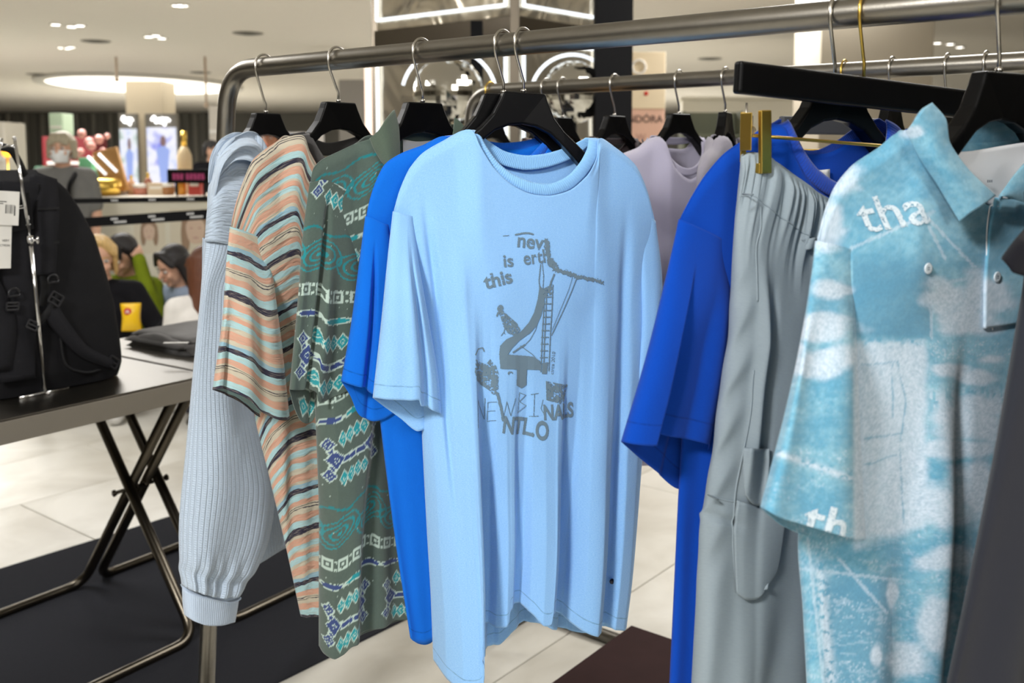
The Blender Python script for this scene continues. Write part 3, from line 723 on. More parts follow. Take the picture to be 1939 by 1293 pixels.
# ---------------------------------------------------------------- green patterned polo
def ikat(g, P, uv):
    """rows of woven motifs on dark green, in metres of cloth"""
    x = uv[..., 0]; z = uv[..., 1]; sh = x.shape
    x = x + (fbm(x * 420, z * 420, 2, 1) - .5) * .002; z = z + (fbm(x * 420, z * 420, 2, 7) - .5) * .002
    W, H = .150, .300; X = np.mod(x, W); Z = np.mod(z, H)
    base = np.array(s2l((76, 91, 84))); teal = np.array(s2l((28, 140, 148))); navy = np.array(s2l((48, 66, 118))); pale = np.array(s2l((176, 196, 186)))
    col = np.ones(sh + (3,)) * base * (0.94 + .12 * fbm(x * 300, z * 300, 2, 3))[..., None]
    def put(d, r, c, rim=.0028, core=None):
        col[d < r + rim] = pale; col[d < r] = c
        if core: col[d < core + .0016] = pale; col[d < core] = c
    def dia(cx, cz): return np.abs(np.mod(X - cx + W / 2, W) - W / 2) + np.abs(Z - cz)
    def bar(ax, az_, bx, bz):
        best = np.full(sh, 9.)
        for o in (-W, 0, W):
            dx, dz = bx - ax, bz - az_; t = np.clip(((X + o - ax) * dx + (Z - az_) * dz) / (dx * dx + dz * dz), 0, 1); best = np.minimum(best, np.hypot(X + o - ax - t * dx, Z - az_ - t * dz))
        return best
    # chain with diamonds
    for a in ((.030, .058, .075, .052), (.075, .052, .105, .058), (.030, .058, .018, .082), (.105, .058, .118, .082), (.030, .058, .02, .034), (.105, .058, .116, .034)): put(bar(*a), .0042, navy)
    for cx, cz, r in ((.030, .058, .016), (.105, .058, .016), (.018, .086, .011), (.118, .086, .011), (.019, .030, .011), (.117, .030, .011)): put(dia(cx, cz), r, navy, .003, .0045)
    # teal zigzag clusters above and below the chain
    for cz in (.022, .092):
        for k in range(4):
            cx = .045 + k * .0145; d = np.abs(np.mod(X - cx + W / 2, W) - W / 2) * 1.5 + np.abs(Z - cz); put(d, .0125, teal, .0032, .004)
    # lens row
    for k in range(3):
        cx = .025 + k * .05; dx = np.mod(X - cx + W / 2, W) - W / 2; d = np.sqrt((dx / .021) ** 2 + ((Z - .128) / .0045) ** 2); c = navy if k % 2 == 0 else teal
        col[d < 1.35] = pale; col[d < 1.0] = c
    # squares row
    for k in range(5):
        cx = .015 + k * .03; dx = np.abs(np.mod(X - cx + W / 2, W) - W / 2); d = np.maximum(dx, np.abs(Z - .168)); col[d < .0105] = pale; col[d < .0062] = base; col[d < .0028] = pale
        dx2 = np.abs(np.mod(X - cx - .015 + W / 2, W) - W / 2); col[(dx2 < .0022) & (np.abs(np.abs(Z - .168) - .007) < .0025)] = pale
    # swirls
    for k in range(2):
        cx = .035 + k * .078; dx = np.mod(X - cx + W / 2, W) - W / 2; dz = Z - .226 - .008 * np.sin(dx * 60); r = np.sqrt((dx / .044) ** 2 + (dz / .024) ** 2)
        col[(np.mod(r * 3.2, 1) < .34) & (r < 1.25)] = teal * .85; col[r < .12] = teal
    col[(np.abs(Z - .268 - .004 * np.sin(X * 84)) < .0022)] = teal * .7
    sp = fbm(x * 700, z * 700, 2, 9) > .90; col[sp] = pale * .8
    return col
g3 = Garment('polo_shirt', 'dark green polo shirt with woven teal, navy and white motifs', 'polo shirt', bar_at(800), R(38), TG)
gm = fabric('green_ikat', (80, 95, 88), attr=True, mott=.35, bump=.35)
gp = fabric('dark_green_rib', (72, 86, 74), (86, 100, 86), mott=.4)
top3 = [(588, 345), (594, 318), (610, 302), (645, 285), (690, 264), (715, 255), (728, 300), (752, 340), (790, 360), (830, 340), (858, 300), (876, 262), (905, 275), (935, 300), (950, 345), (955, 380)]
bot3 = [(604, 1222), (612, 1236), (627, 1242), (642, 1233), (656, 1214), (690, 1200), (730, 1184), (768, 1172), (820, 1162), (880, 1150)]
left3 = [(588, 345), (585, 480), (588, 640), (597, 780), (604, 960), (604, 1100), (604, 1222)]
right3 = [(955, 380), (950, 600), (930, 850), (900, 1000), (880, 1150)]
topb3 = [(588, 345), (594, 318), (610, 302), (645, 285), (690, 264), (715, 255), (735, 262), (765, 268), (795, 270), (830, 268), (858, 264), (876, 262), (905, 275), (935, 300), (950, 345), (955, 380)]
def f3(u, v, S):
    k = g3.pl(656, 1214)[0]; k2 = g3.pl(690, 800)[0]; xx = S[..., 0]; ln = k2 + (k - k2) * sstep(.4, 1, v)
    return (.022 * (1 - sstep(-.012, .012, xx - ln)) * sstep(.35, .6, v) + .006 * np.cos(xx * 110) * sstep(.5, 1, v)) * np.minimum(1, u * 12)
g3.shell('body', gm, top3, bot3, left3, right3, topb=topb3, th=(.012, .036), neck=(.28, .8), nu=200, nv=330, colfn=ikat, seed=8, fold=f3, uvlen=.9)
bv3 = g3.bv
g3.shell('sleeve', gm, [(587, 345), (610, 340), (640, 352), (668, 372), (690, 400)], [(546, 736), (570, 740), (597, 741), (602, 760), (628, 757), (655, 740), (690, 722)],
         [(587, 345), (574, 440), (560, 590), (546, 736)], [(690, 400), (700, 500), (698, 620), (690, 722)],
         [(546, 736), (556, 770), (572, 798), (590, 802), (602, 775), (640, 764), (690, 722)], th=(.01, .022), off=sl_off(.004, .018), nu=150, nv=190, hold=True, ramp=.6, seed=6, colfn=ikat,
         fold=lambda u, v, S: (-.020 * np.exp(-((u - (.30 + .08 * (1 - v))) / .04) ** 2)) * sstep(.0, .35, v) + .006 * np.cos(u * 16) * sstep(.2, .6, v))
# collar: standing fall with a peak beside the hanger, far side too
g3.patch('collar', gp, [(700, 262), (716, 248), (732, 226), (748, 208)], [(722, 306), (735, 318), (748, 322), (757, 318)], [(700, 262), (708, 282), (722, 306)], [(748, 208), (756, 240), (758, 280), (757, 318)],
         lambda u, v, S: -.030 - .020 * np.sin(np.pi * u * .8) - .012 * v, nu=26, nv=26, solid=.004, uvs=1.)
g3.patch('collar', gp, [(862, 222), (872, 230), (882, 242), (890, 256)], [(856, 262), (866, 268), (876, 270), (888, 270)], [(862, 222), (860, 240), (856, 262)], [(890, 256), (890, 262), (888, 270)],
         lambda u, v, S: -.012 - .01 * u + 0 * v, nu=14, nv=14, solid=.004)
g3.patch('collar_band', gp, [(748, 236), (775, 240), (800, 242), (830, 240), (866, 234)], [(735, 268), (765, 280), (795, 284), (830, 280), (876, 266)], [(748, 236), (742, 250), (735, 268)], [(866, 234), (870, 250), (876, 266)],
         lambda u, v, S: .022 + 0 * u * v, nu=30, nv=10)
lab = plain('white_label', (232, 232, 230), .8)
g3.patch('neck_label', lab, [(764, 264), (790, 268), (818, 266)], [(764, 306), (790, 310), (818, 308)], [(764, 264), (764, 306)], [(818, 266), (818, 308)], lambda u, v, S: .0205 - .006 * v + 0 * u, nu=8, nv=8, solid=.001)
m = MB()
for k in range(5): m.box((g3.pl(776 + k * 4, 290)[0], .0115, g3.pl(790, 290)[1] + (.0008 if k == 0 else 0)), (.0026, .0004, .0036 if k == 0 else .0024))
m.build('label_print', plain('print_black', (30, 30, 30), .7), g3.o)
hanger('black hanger inside the green patterned polo shirt', g3.P, g3.yaw, scale=1.02, drop=.086)

# ---------------------------------------------------------------- striped t-shirt
g2 = Garment('t_shirt', 'crinkled t-shirt striped in peach, aqua and navy', 't-shirt', bar_at(640), R(48), TG)
sm = stripes_mat('crinkled_stripes')
top2 = [(437, 430), (447, 385), (462, 340), (480, 302), (515, 274), (553, 256), (566, 285), (585, 318), (615, 345), (650, 330), (680, 300), (700, 262), (735, 280), (765, 310), (785, 360), (790, 420)]
topb2 = [(437, 430), (447, 385), (462, 340), (480, 302), (515, 274), (553, 256), (575, 262), (600, 275), (630, 285), (660, 280), (682, 272), (700, 262), (735, 280), (765, 310), (785, 360), (790, 420)]
f2 = lambda u, v, S: (.008 * np.cos(S[..., 0] * 90 + 2) + .005 * np.cos(S[..., 0] * 160)) * sstep(.3, 1, v) * np.minimum(1, u * 10)
g2.shell('body', sm, top2, [(570, 1167), (585, 1170), (604, 1166), (640, 1155), (700, 1140), (750, 1120)], [(437, 430), (450, 560), (470, 700), (485, 800), (512, 910), (545, 1050), (570, 1167)],
         [(790, 420), (785, 650), (770, 900), (750, 1120)], topb=topb2, th=(.012, .034), neck=(.3, .78), nu=110, nv=170, seed=11, fold=f2, jitter=.004, uvlen=.88)
bv2 = g2.bv
colm = fabric('washed_black_rib', (52, 50, 50), mott=.3)
collar_ring(g2, colm, [(582, 252), (592, 280), (606, 306), (625, 325), (652, 312), (672, 288), (686, 258)], [(553, 256), (566, 287), (585, 320), (615, 347), (652, 332), (682, 300), (702, 262)],
            [(582, 252), (605, 262), (632, 270), (660, 266), (686, 258)], [(553, 256), (590, 282), (632, 294), (670, 286), (702, 262)], yf=.02)
g2.shell('sleeve', sm, [(436, 429), (455, 436), (475, 444), (497, 455), (512, 448)], [(400, 737), (418, 736), (432, 738), (470, 757), (500, 782), (522, 793), (549, 793)],
         [(436, 429), (428, 500), (418, 610), (400, 737)], [(512, 448), (520, 540), (535, 660), (549, 793)],
         [(400, 737), (425, 746), (455, 762), (485, 786), (515, 799), (535, 798), (549, 793)], th=(.012, .032), off=sl_off(.006, .04), nu=90, nv=110, hold=True, ramp=.6, seed=13, jitter=.005,
         fold=lambda u, v, S: -.014 * np.exp(-((u - .22) / .03) ** 2) * sstep(.55, .9, v) + .006 * np.cos(u * 14) * sstep(.1, .6, v))
hanger('black hanger inside the striped crinkled t-shirt', g2.P, g2.yaw, roll=R(0))

# ---------------------------------------------------------------- pale hoodie at the left end
g1 = Garment('hoodie', 'pale grey-blue ribbed long sleeve hoodie at the left end of the rack', 'hoodie', bar_at(502), R(50), TG)
hm = fabric('pale_plisse', (182, 200, 220), (196, 212, 230), kind='plisse', crink=.65, mott=.4)
hm2 = fabric('pale_crinkle', (184, 202, 222), (198, 214, 232), crink=.9, mott=.4)
hr = ribbed('pale_cuff_rib', (184, 201, 222), 420)
g1.shell('body', hm, [(393, 430), (396, 350), (408, 300), (430, 268), (470, 256), (500, 300), (530, 310), (556, 262), (590, 280), (610, 330), (615, 400)],
         [(470, 1080), (500, 1062), (535, 1040), (580, 1020), (620, 1000)], [(393, 430), (410, 600), (430, 850), (470, 1080)], [(615, 400), (615, 650), (620, 850), (620, 1000)],
         th=(.014, .03), neck=(.35, .75), nu=60, nv=80, seed=21)
g1.shell('sleeve', hm2, [(402, 345), (412, 318), (430, 300), (452, 298), (475, 305), (492, 330)], [(388, 458), (400, 457), (430, 462), (460, 468), (485, 470)], [(402, 345), (392, 400), (388, 458)], [(492, 330), (492, 400), (485, 470)],
         th=(.012, .034), off=sl_off(.012, .03), nu=50, nv=40, hold=True, ramp=.6, seed=22, jitter=.003)
g1.shell('lower_sleeve', hm, [(388, 452), (400, 451), (430, 456), (460, 462), (485, 464)], [(344, 1108), (360, 1116), (390, 1126), (420, 1134), (455, 1128)],
         [(388, 452), (378, 560), (366, 700), (354, 850), (342, 980), (341, 1060), (344, 1108)], [(485, 464), (482, 600), (484, 760), (505, 850), (520, 930), (508, 1020), (482, 1085), (455, 1128)],
         th=(.034, .042), off=lambda u, v: -.03 - .012 * v + 0 * u, nu=70, nv=150, hold=True, ramp=.5, seed=23, jitter=.003,
         fold=lambda u, v, S: .006 * np.cos(u * 9 + v * 4) * sstep(.0, .2, v) - .008 * np.exp(-((v - .955) / .02) ** 2) + .004 * np.cos(u * 34) * sstep(.86, .96, v))
g1.shell('cuff', hr, [(345, 1108), (360, 1115), (390, 1125), (420, 1132), (454, 1128)], [(349, 1164), (368, 1176), (392, 1184), (420, 1184), (446, 1178)], [(345, 1108), (346, 1140), (349, 1164)], [(454, 1128), (451, 1150), (446, 1178)],
         th=(.034, .032), off=lambda u, v: -.040 + 0 * u * v, nu=50, nv=20, hold=True, seed=24, jitter=.001)
# hood folded over the hanger: two thick rolls of cloth
def roll_tube(g, name, mat, path, rad, flat=1., y0=0.):
    P = []; 
    for (a, b, y), r in zip(path, rad):
        x, z = g.pl(a, b, y); P.append(((x, y, z), r))
    mb = MB(); pts = [Vector(p) for p, _ in P]; q = crvec(pts, 40); rr = np.interp(np.linspace(0, 1, 40), np.linspace(0, 1, len(rad)), rad); mb.tube(q, list(rr), 20)
    o = mb.build(name, mat, g.o, True); me = o.data; l = me.uv_layers.new(name='UVMap')
    for lp in me.loops: c = me.vertices[lp.vertex_index].co; l.data[lp.index].uv = (c.x + c.y, c.z)
    return o
def crvec(pts, n):
    out = []; Q = [2 * pts[0] - pts[1]] + pts + [2 * pts[-1] - pts[-2]]; m = len(pts) - 1
    for i in range(n):
        t = i / (n - 1) * m; k = min(int(t), m - 1); f = t - k; p0, p1, p2, p3 = Q[k:k + 4]
        out.append(.5 * ((2 * p1) + (p2 - p0) * f + (2 * p0 - 5 * p1 + 4 * p2 - p3) * f * f + (3 * p1 - p0 - 3 * p2 + p3) * f ** 3))
    return out
g1.shell('hood', hm2, [(396, 350), (407, 295), (427, 264), (455, 250), (482, 255), (498, 276)], [(391, 432), (402, 405), (414, 340), (444, 304), (472, 306), (491, 336)], [(396, 350), (392, 390), (391, 432)], [(498, 276), (497, 306), (491, 336)],
         th=(.020, .030), off=lambda u, v: -.012 - .012 * v + 0 * u, nu=70, nv=36, hold=True, ramp=.5, seed=26, jitter=.004, fold=lambda u, v, S: .007 * np.sin(v * 11 + u * 4) * np.minimum(1, np.minimum(u, 1 - u) * 8) + .006 * np.sin(np.pi * v))
g1.shell('hood', hm2, [(398, 420), (404, 360), (416, 322), (440, 298), (468, 298), (490, 322)], [(394, 450), (406, 420), (422, 370), (446, 340), (470, 340), (488, 360)], [(398, 420), (395, 435), (394, 450)], [(490, 322), (490, 340), (488, 360)],
         th=(.018, .024), off=lambda u, v: -.006 + 0 * u * v, nu=60, nv=24, hold=True, ramp=.5, seed=27, jitter=.004)
g1.shell('hood', hm2, [(545, 262), (560, 252), (585, 262), (606, 290)], [(560, 310), (575, 305), (592, 330), (606, 360)], [(545, 262), (550, 285), (560, 310)], [(606, 290), (608, 325), (606, 360)], th=(.016, .022), nu=30, nv=20, hold=True, seed=28)
hanger('black hanger at the left end inside the pale hoodie', g1.P, g1.yaw, scale=.84, drop=.092)

# ---------------------------------------------------------------- royal blue t-shirt
g6 = Garment('t_shirt', 'royal blue t-shirt behind the grey cargo trousers', 't-shirt', bar_at(1585), R(27), TG)
ry = fabric('royal_jersey', (2, 60, 162), (5, 70, 178), hem=.024, mott=.4, sheen=.06)
ry_r = ribbed('royal_rib', (2, 60, 164))
g6.shell('body', ry, [(1287, 416), (1308, 375), (1335, 332), (1372, 290), (1420, 258), (1468, 236), (1482, 290), (1505, 335), (1545, 368), (1600, 372), (1650, 330), (1680, 280), (1700, 244), (1745, 262), (1790, 290), (1815, 330), (1822, 380)],
         [(1262, 1420), (1290, 1424), (1330, 1420), (1450, 1400), (1600, 1370), (1750, 1340)], [(1287, 416), (1292, 600), (1292, 800), (1284, 950), (1277, 1100), (1270, 1250), (1262, 1420)],
         [(1822, 380), (1815, 700), (1790, 1000), (1750, 1340)],
         topb=[(1287, 416), (1308, 375), (1335, 332), (1372, 290), (1420, 258), (1468, 236), (1490, 262), (1510, 282), (1545, 292), (1590, 288), (1630, 266), (1660, 250), (1700, 244), (1745, 262), (1790, 290), (1815, 330), (1822, 380)],
         th=(.010, .022), neck=(.34, .78), nf=.012, nu=100, nv=110, seed=31, fold=lambda u, v, S: (.007 * np.cos(u * 42 + .6)) * sstep(.3, .9, v) * np.minimum(1, u * 10))
bv6 = g6.bv
collar_ring(g6, ry_r, [(1486, 226), (1500, 280), (1522, 318), (1556, 344), (1598, 346), (1636, 310), (1660, 266), (1672, 226)], [(1468, 236), (1482, 292), (1505, 337), (1545, 370), (1600, 374), (1652, 332), (1684, 282), (1702, 244)],
            [(1486, 226), (1502, 254), (1530, 280), (1570, 284), (1610, 264), (1640, 240), (1672, 226)], [(1468, 236), (1492, 284), (1528, 312), (1572, 318), (1620, 298), (1662, 268), (1702, 244)])
g6.patch('neck_label', plain('white_label', (232, 232, 230), .8), [(1530, 318), (1552, 322), (1572, 320)], [(1532, 352), (1552, 356), (1572, 354)], [(1530, 318), (1532, 352)], [(1572, 320), (1572, 354)], lambda u, v, S: .010 + 0 * u * v, nu=6, nv=6, solid=.001)
g6.shell('sleeve', ry, [(1286, 415), (1312, 428), (1342, 442), (1372, 458)], [(1176, 836), (1205, 842), (1248, 843), (1252, 828), (1290, 834), (1345, 842)],
         [(1286, 415), (1262, 520), (1222, 680), (1176, 836)], [(1372, 458), (1385, 560), (1372, 700), (1345, 842)],
         [(1176, 836), (1210, 866), (1250, 898), (1290, 928), (1320, 908), (1336, 880), (1345, 842)], th=(.01, .026), off=sl_off(.004, .022), nu=70, nv=80, hold=True, ramp=.6, seed=33,
         fold=lambda u, v, S: (-.016 * sstep(.40, .47, u) * (1 - sstep(.8, 1, u))) * sstep(.1, .6, v))
g6.bv = bv6
hanger('black hanger inside the royal blue t-shirt, behind the trouser hanger', g6.P, g6.yaw, drop=.083, roll=R(1))

# ---------------------------------------------------------------- grey cargo trousers on a clip hanger
g7 = Garment('cargo_trousers', 'sage grey cargo trousers with gathered waist clipped to a hanger', 'trousers', bar_at(1640), R(27))
pg = fabric('sage_nylon', (136, 149, 158), (147, 160, 168), mott=.25, bump=.12, rough=.78, sheen=.05, mscale=20)
def f7(u, v, S):
    ga = .011 * (fbm(u * 17 + v * 1.5, v * 3 + 0 * u, 2, 77) - .3) * (1 - sstep(.07, .20, v)) * sstep(.0, .03, v) + .004 * np.abs(np.cos(u * 46 + 3 * np.sin(u * 9))) * (1 - sstep(.03, .11, v)) * sstep(.0, .02, v)
    c1 = .012 * np.exp(-((u - (.30 + .12 * v)) / .05) ** 2) * sstep(.12, .3, v)
    c2 = -.010 * np.exp(-((u - (.42 + .1 * v)) / .035) ** 2) * sstep(.15, .35, v)
    fd = 1 - .85 * sstep(.42, .60, v); c1 = c1 * fd; c2 = c2 * fd
    c3 = .004 * np.cos(u * 15 + v * 6) * sstep(.5, .8, v)
    wr = .0025 * np.sin(v * 70 + u * 16) * np.exp(-((u - .12) / .12) ** 2) * sstep(.15, .25, v) * (1 - sstep(.6, .75, v))
    kn = .008 * np.exp(-((v - .585 - .03 * u) / .006) ** 2) * (1 - sstep(.2, .45, u))
    return ga + c1 + c2 + c3 + wr - kn * .6
pl7 = [(1404, 296), (1397, 350), (1390, 420), (1385, 520), (1378, 640), (1362, 740), (1348, 860), (1336, 930), (1326, 1000), (1318, 1150), (1308, 1300), (1300, 1460)]
pr7 = [(1572, 380), (1575, 500), (1570, 700), (1560, 900), (1548, 1100), (1540, 1300), (1536, 1450)]
g7.shell('leg', pg, [(1404, 296), (1412, 290), (1440, 292), (1470, 318), (1500, 340), (1535, 362), (1572, 380)], [(1300, 1460), (1360, 1466), (1450, 1460), (1536, 1450)], pl7, pr7,
         topb=[(1404, 296), (1420, 288), (1450, 290), (1485, 308), (1515, 330), (1545, 352), (1572, 380)], th=(.012, .03), nu=150, nv=220, hold=True, ramp=.25, fold=f7, seed=41, jitter=.003, epow=4)
bv7 = g7.bv
lin = plain('white_lining', (240, 242, 246), .8)
g7.patch('waist_lining', lin, [(1472, 326), (1500, 340), (1535, 360), (1570, 376)], [(1472, 338), (1500, 352), (1535, 372), (1570, 388)], [(1472, 326), (1472, 338)], [(1570, 376), (1570, 388)], lambda u, v, S: .004 + .004 * v + 0 * u, nu=20, nv=4)
def stitch(g, name, mat, path, r=.0011, off=-.03, lift=.0004, parent=None):
    P = []
    for (a, b) in path:
        x, z = g.pl(a, b, off); P.append(Vector((x, 0, z)))
    Q = crvec(P, max(24, 10 * len(P)))
    for q in Q: q.y = g.surf(q.x, q.z, lift, off)
    m = MB(); m.tube(Q, r, 6); o = m.build(name, mat, parent or g.o, True); l = o.data.uv_layers.new(name='UVMap'); return o
stitch(g7, 'waist_seam', pg, [(1400, 372), (1440, 370), (1475, 400), (1512, 428), (1550, 452)], .0008)
stitch(g7, 'fly_seam', pg, [(1455, 392), (1452, 430), (1440, 470), (1436, 520), (1432, 570)], .0010)
stitch(g7, 'side_seam', pg, [(1425, 700), (1415, 820), (1398, 930), (1392, 1010), (1395, 1080), (1402, 1128)], .0012)
stitch(g7, 'knee_seam', pg, [(1338, 935), (1356, 944), (1380, 950), (1398, 952)], .0010)
g7.patch('cargo_pocket', pg, [(1398, 948), (1430, 958), (1465, 972), (1490, 984)], [(1396, 1124), (1415, 1136), (1440, 1132), (1452, 1112)], [(1398, 948), (1392, 1010), (1396, 1124)], [(1490, 984), (1484, 1030), (1474, 1080), (1452, 1112)],
         lambda u, v, S: np.array([[g7.surf(x, z, .006, -.03) for x, z in row] for row in S]) - .004 * np.sin(np.pi * u) * np.sin(np.pi * v), nu=26, nv=26, solid=.004, poff=-.03)
g7.patch('pocket_flap', pg, [(1408, 848), (1430, 850), (1455, 850)], [(1412, 938), (1430, 956), (1450, 958)], [(1408, 848), (1408, 900), (1412, 938)], [(1455, 850), (1455, 900), (1450, 958)],
         lambda u, v, S: np.array([[g7.surf(x, z, .009, -.03) for x, z in row] for row in S]), nu=16, nv=16, solid=.003, poff=-.03)
g7.patch('belt_loop', pg, [(1522, 452), (1548, 450)], [(1526, 472), (1550, 472)], [(1522, 452), (1526, 472)], [(1548, 450), (1550, 472)], lambda u, v, S: np.array([[g7.surf(x, z, .004, -.03) for x, z in row] for row in S]), nu=6, nv=6, solid=.003, poff=-.03)
h7 = thing('trouser_hanger', 'black wooden trouser hanger with gold clips and gold hook', 'hanger', g7.P, g7.yaw)
xa, za = g7.pl(1394, 145); HL = .205; zc = za - .012; HM = Matrix.Rotation(R(3.2), 4, 'Y')
def hp(x, y, z): return Vector((x, y, zc)) + Matrix.Rotation(R(3.2), 3, 'Y') @ Vector((0, 0, z)) + Vector((0, 0, -x * math.tan(R(3.2))))
mb = MB(); mb.box((0, 0, 0), (2 * abs(xa), .014, .038), Matrix.Rotation(R(3.2), 3, 'Y')); o = mb.build('hanger_bar', blackwood, h7, False, bevel=.004, seg=3); o.location = (0, 0, zc)
hk = MB(); hk.tube([p if i else p for i, p in enumerate(hook_path(zc + .018))], .0021, 10); o = hk.build('hook', gold, h7, True); o.rotation_euler = (0, 0, PERP - g7.yaw)
rp = [Vector((x, 0, g7.pl(1470, 260)[1] - (x - g7.pl(1470, 260)[0]) * math.tan(R(3.0)))) for x in np.linspace(xa + .018, -xa - .018, 6)]
m = MB(); m.tube(rp, .0022, 10); m.build('clip_rod', gold, h7, True)
for sx in (1, -1):
    cx = (xa + .026) if sx > 0 else (-xa - .026); zt = g7.pl(1440, 210)[1] - (0 if sx > 0 else .018); zb = g7.pl(1440, 328)[1] - (0 if sx > 0 else .018)
    m = MB(); m.box((cx + .004, -.018, (zt + zb) / 2), (.016, .006, zt - zb), Matrix.Rotation(R(-2), 3, 'Y')); m.box((cx + .004, -.012, zb + .006), (.016, .012, .012)); c = m.build('clip_front', gold, h7, False, bevel=.0012)
    m = MB(); m.box((cx - .008, .006, (zt + zb) / 2 + .006), (.009, .0015, (zt - zb) * .8)); m.box((cx - .012, -.003, (zt + zb) / 2 + .012), (.0016, .02, (zt - zb) * .6)); m.build('clip_back', gold, h7, False, bevel=.0008)
    m = MB(); m.tube([Vector((cx - .011, -.002, zc - .018)), Vector((cx - .011, -.002, zt - .01)), Vector((cx - .011, -.002, zt - .022)), Vector((cx - .006, -.002, zt - .028)), Vector((cx - .002, -.002, zt - .02)), Vector((cx - .002, -.002, zt - .006))], .0013, 8); m.build('clip_wire', wire, h7, True)
    m = MB(); m.tube([Vector((cx - .006 + .006 * math.cos(a), -.006 + .01 * a / 20, zt - .024 + .006 * math.sin(a))) for a in np.linspace(0, 22, 60)], .0009, 6); m.build('clip_spring', wire, h7, True)

# ---------------------------------------------------------------- blue and white photo-print polo
g8 = Garment('polo_shirt', 'sky blue and white photo print polo shirt, right of the trousers', 'polo shirt', bar_at(1898), R(30), TG)
def denim(g, P, uv):
    Wp = g.world(P); a, b = proj(Wp); a = np.asarray(a); b = np.asarray(b)
    n1 = fbm(a / 46, b / 26, 4, 3); n2 = fbm(a / 9, b / 7, 3, 8); n3 = fbm(a / 160 + 7, b / 80, 3, 15); fine = fbm(a / 3, b / 3, 2, 21)
    wht = np.zeros(a.shape)
    def ell(cx, cy, rx, ry, s=1., soft=.5):
        nonlocal wht
        d = np.sqrt(((a - cx) / rx) ** 2 + ((b - cy) / ry) ** 2) + (n1 - .5) * 1.1; wht = np.maximum(wht, s * (1 - sstep(1 - soft, 1.1, d)))
    # cloud-like patches of the print
    for e in ((1560, 420, 45, 60), (1590, 340, 45, 40), (1572, 548, 48, 24), (1560, 620, 75, 32), (1545, 690, 70, 30), (1600, 676, 45, 30), (1500, 660, 30, 18), (1790, 560, 60, 45), (1860, 560, 60, 50), (1830, 610, 80, 30), (1730, 250, 25, 14),
              (1800, 700, 40, 16), (1850, 715, 45, 16), (1880, 680, 35, 12), (1830, 800, 90, 40), (1800, 850, 90, 22), (1860, 770, 70, 24), (1780, 960, 80, 45), (1850, 930, 60, 60), (1800, 1060, 70, 30), (1770, 1180, 40, 70), (1720, 1250, 50, 40), (1690, 1130, 12, 30), (1660, 1240, 14, 30)): ell(*e)
    # the white jeans pocket block
    blk = sstep(1612, 1622, a) * (1 - sstep(1745, 1765, a + (n1 - .5) * 14)) * sstep(640, 656, b + (n2 - .5) * 24) * (1 - sstep(1015, 1040, b - (a - 1640) * -.25 + (n1 - .5) * 30)); wht = np.maximum(wht, blk * .97)
    strip = np.exp(-((a - (1545 + (b - 1010) * .10)) / 11) ** 2) * sstep(1040, 1090, b) * (n2 > .40); wht = np.maximum(wht, strip * .9)
    fr = np.exp(-((b - (860 + (a - 1480) * .35)) / 7) ** 2) * (a < 1625) * (a > 1470) * (n2 > .38); wht = np.maximum(wht, fr)
    fr2 = np.exp(-((b - (760 + (a - 1740) * .05)) / 26) ** 2) * (a > 1742) * (fbm(a / 6, b / 22, 3, 31) > .48); wht = np.maximum(wht, fr2 * .9)
    hair = (np.abs(fbm(a / 60, b / 14, 3, 44) - .5) < .025) * (b > 1000); wht = np.maximum(wht, hair * .3)
    for (x0, y0, x1, y1) in ((1745, 400, 1860, 520), (1760, 430, 1790, 490), (1612, 470, 1770, 400), (1762, 530, 1765, 640), (1765, 540, 1860, 522), (1590, 1060, 1680, 1160), (1530, 1020, 1560, 1293), (1505, 1075, 1700, 1098)):
        dx, dy = x1 - x0, y1 - y0; t = np.clip(((a - x0) * dx + (b - y0) * dy) / (dx * dx + dy * dy), 0, 1); d = np.hypot(a - x0 - t * dx, b - y0 - t * dy); wht = np.maximum(wht, (d < 2.0 + 2 * n2) * .55)
    dk = np.zeros(a.shape)
    for (x0, y0, x1, y1) in ((1632, 690, 1700, 684), (1635, 830, 1705, 822), (1640, 880, 1700, 862), (1700, 684, 1716, 760), (1716, 760, 1706, 850), (1706, 850, 1712, 990), (1690, 690, 1692, 790)):
        dx, dy = x1 - x0, y1 - y0; t = np.clip(((a - x0) * dx + (b - y0) * dy) / (dx * dx + dy * dy), 0, 1); d = np.hypot(a - x0 - t * dx + (n1 - .5) * 8, b - y0 - t * dy + (n1 - .5) * 8); dk = np.maximum(dk, (d < 1.8) * .6)
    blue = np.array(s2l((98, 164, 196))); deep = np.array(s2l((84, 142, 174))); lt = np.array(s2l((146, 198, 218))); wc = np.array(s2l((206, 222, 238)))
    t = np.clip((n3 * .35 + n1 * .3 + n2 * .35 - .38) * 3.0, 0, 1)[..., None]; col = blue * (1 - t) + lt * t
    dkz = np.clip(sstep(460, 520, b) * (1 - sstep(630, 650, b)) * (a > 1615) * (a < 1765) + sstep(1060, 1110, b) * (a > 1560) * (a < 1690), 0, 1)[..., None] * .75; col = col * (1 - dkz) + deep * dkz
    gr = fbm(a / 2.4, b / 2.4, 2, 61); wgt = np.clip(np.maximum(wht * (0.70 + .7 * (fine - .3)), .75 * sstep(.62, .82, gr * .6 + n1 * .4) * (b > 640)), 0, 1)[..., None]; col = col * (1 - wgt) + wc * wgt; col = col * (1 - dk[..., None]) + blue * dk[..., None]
    return col * (0.90 + .22 * fine)[..., None]
dm = fabric('photo_print_cotton', (100, 165, 200), attr=True, mott=.35, bump=.3)
top8 = [(1548, 457), (1562, 400), (1582, 352), (1614, 313), (1660, 282), (1716, 246), (1745, 300), (1790, 360), (1850, 392), (1910, 388), (1965, 350), (2010, 300), (2040, 250), (2085, 275), (2125, 310), (2150, 360), (2160, 420)]
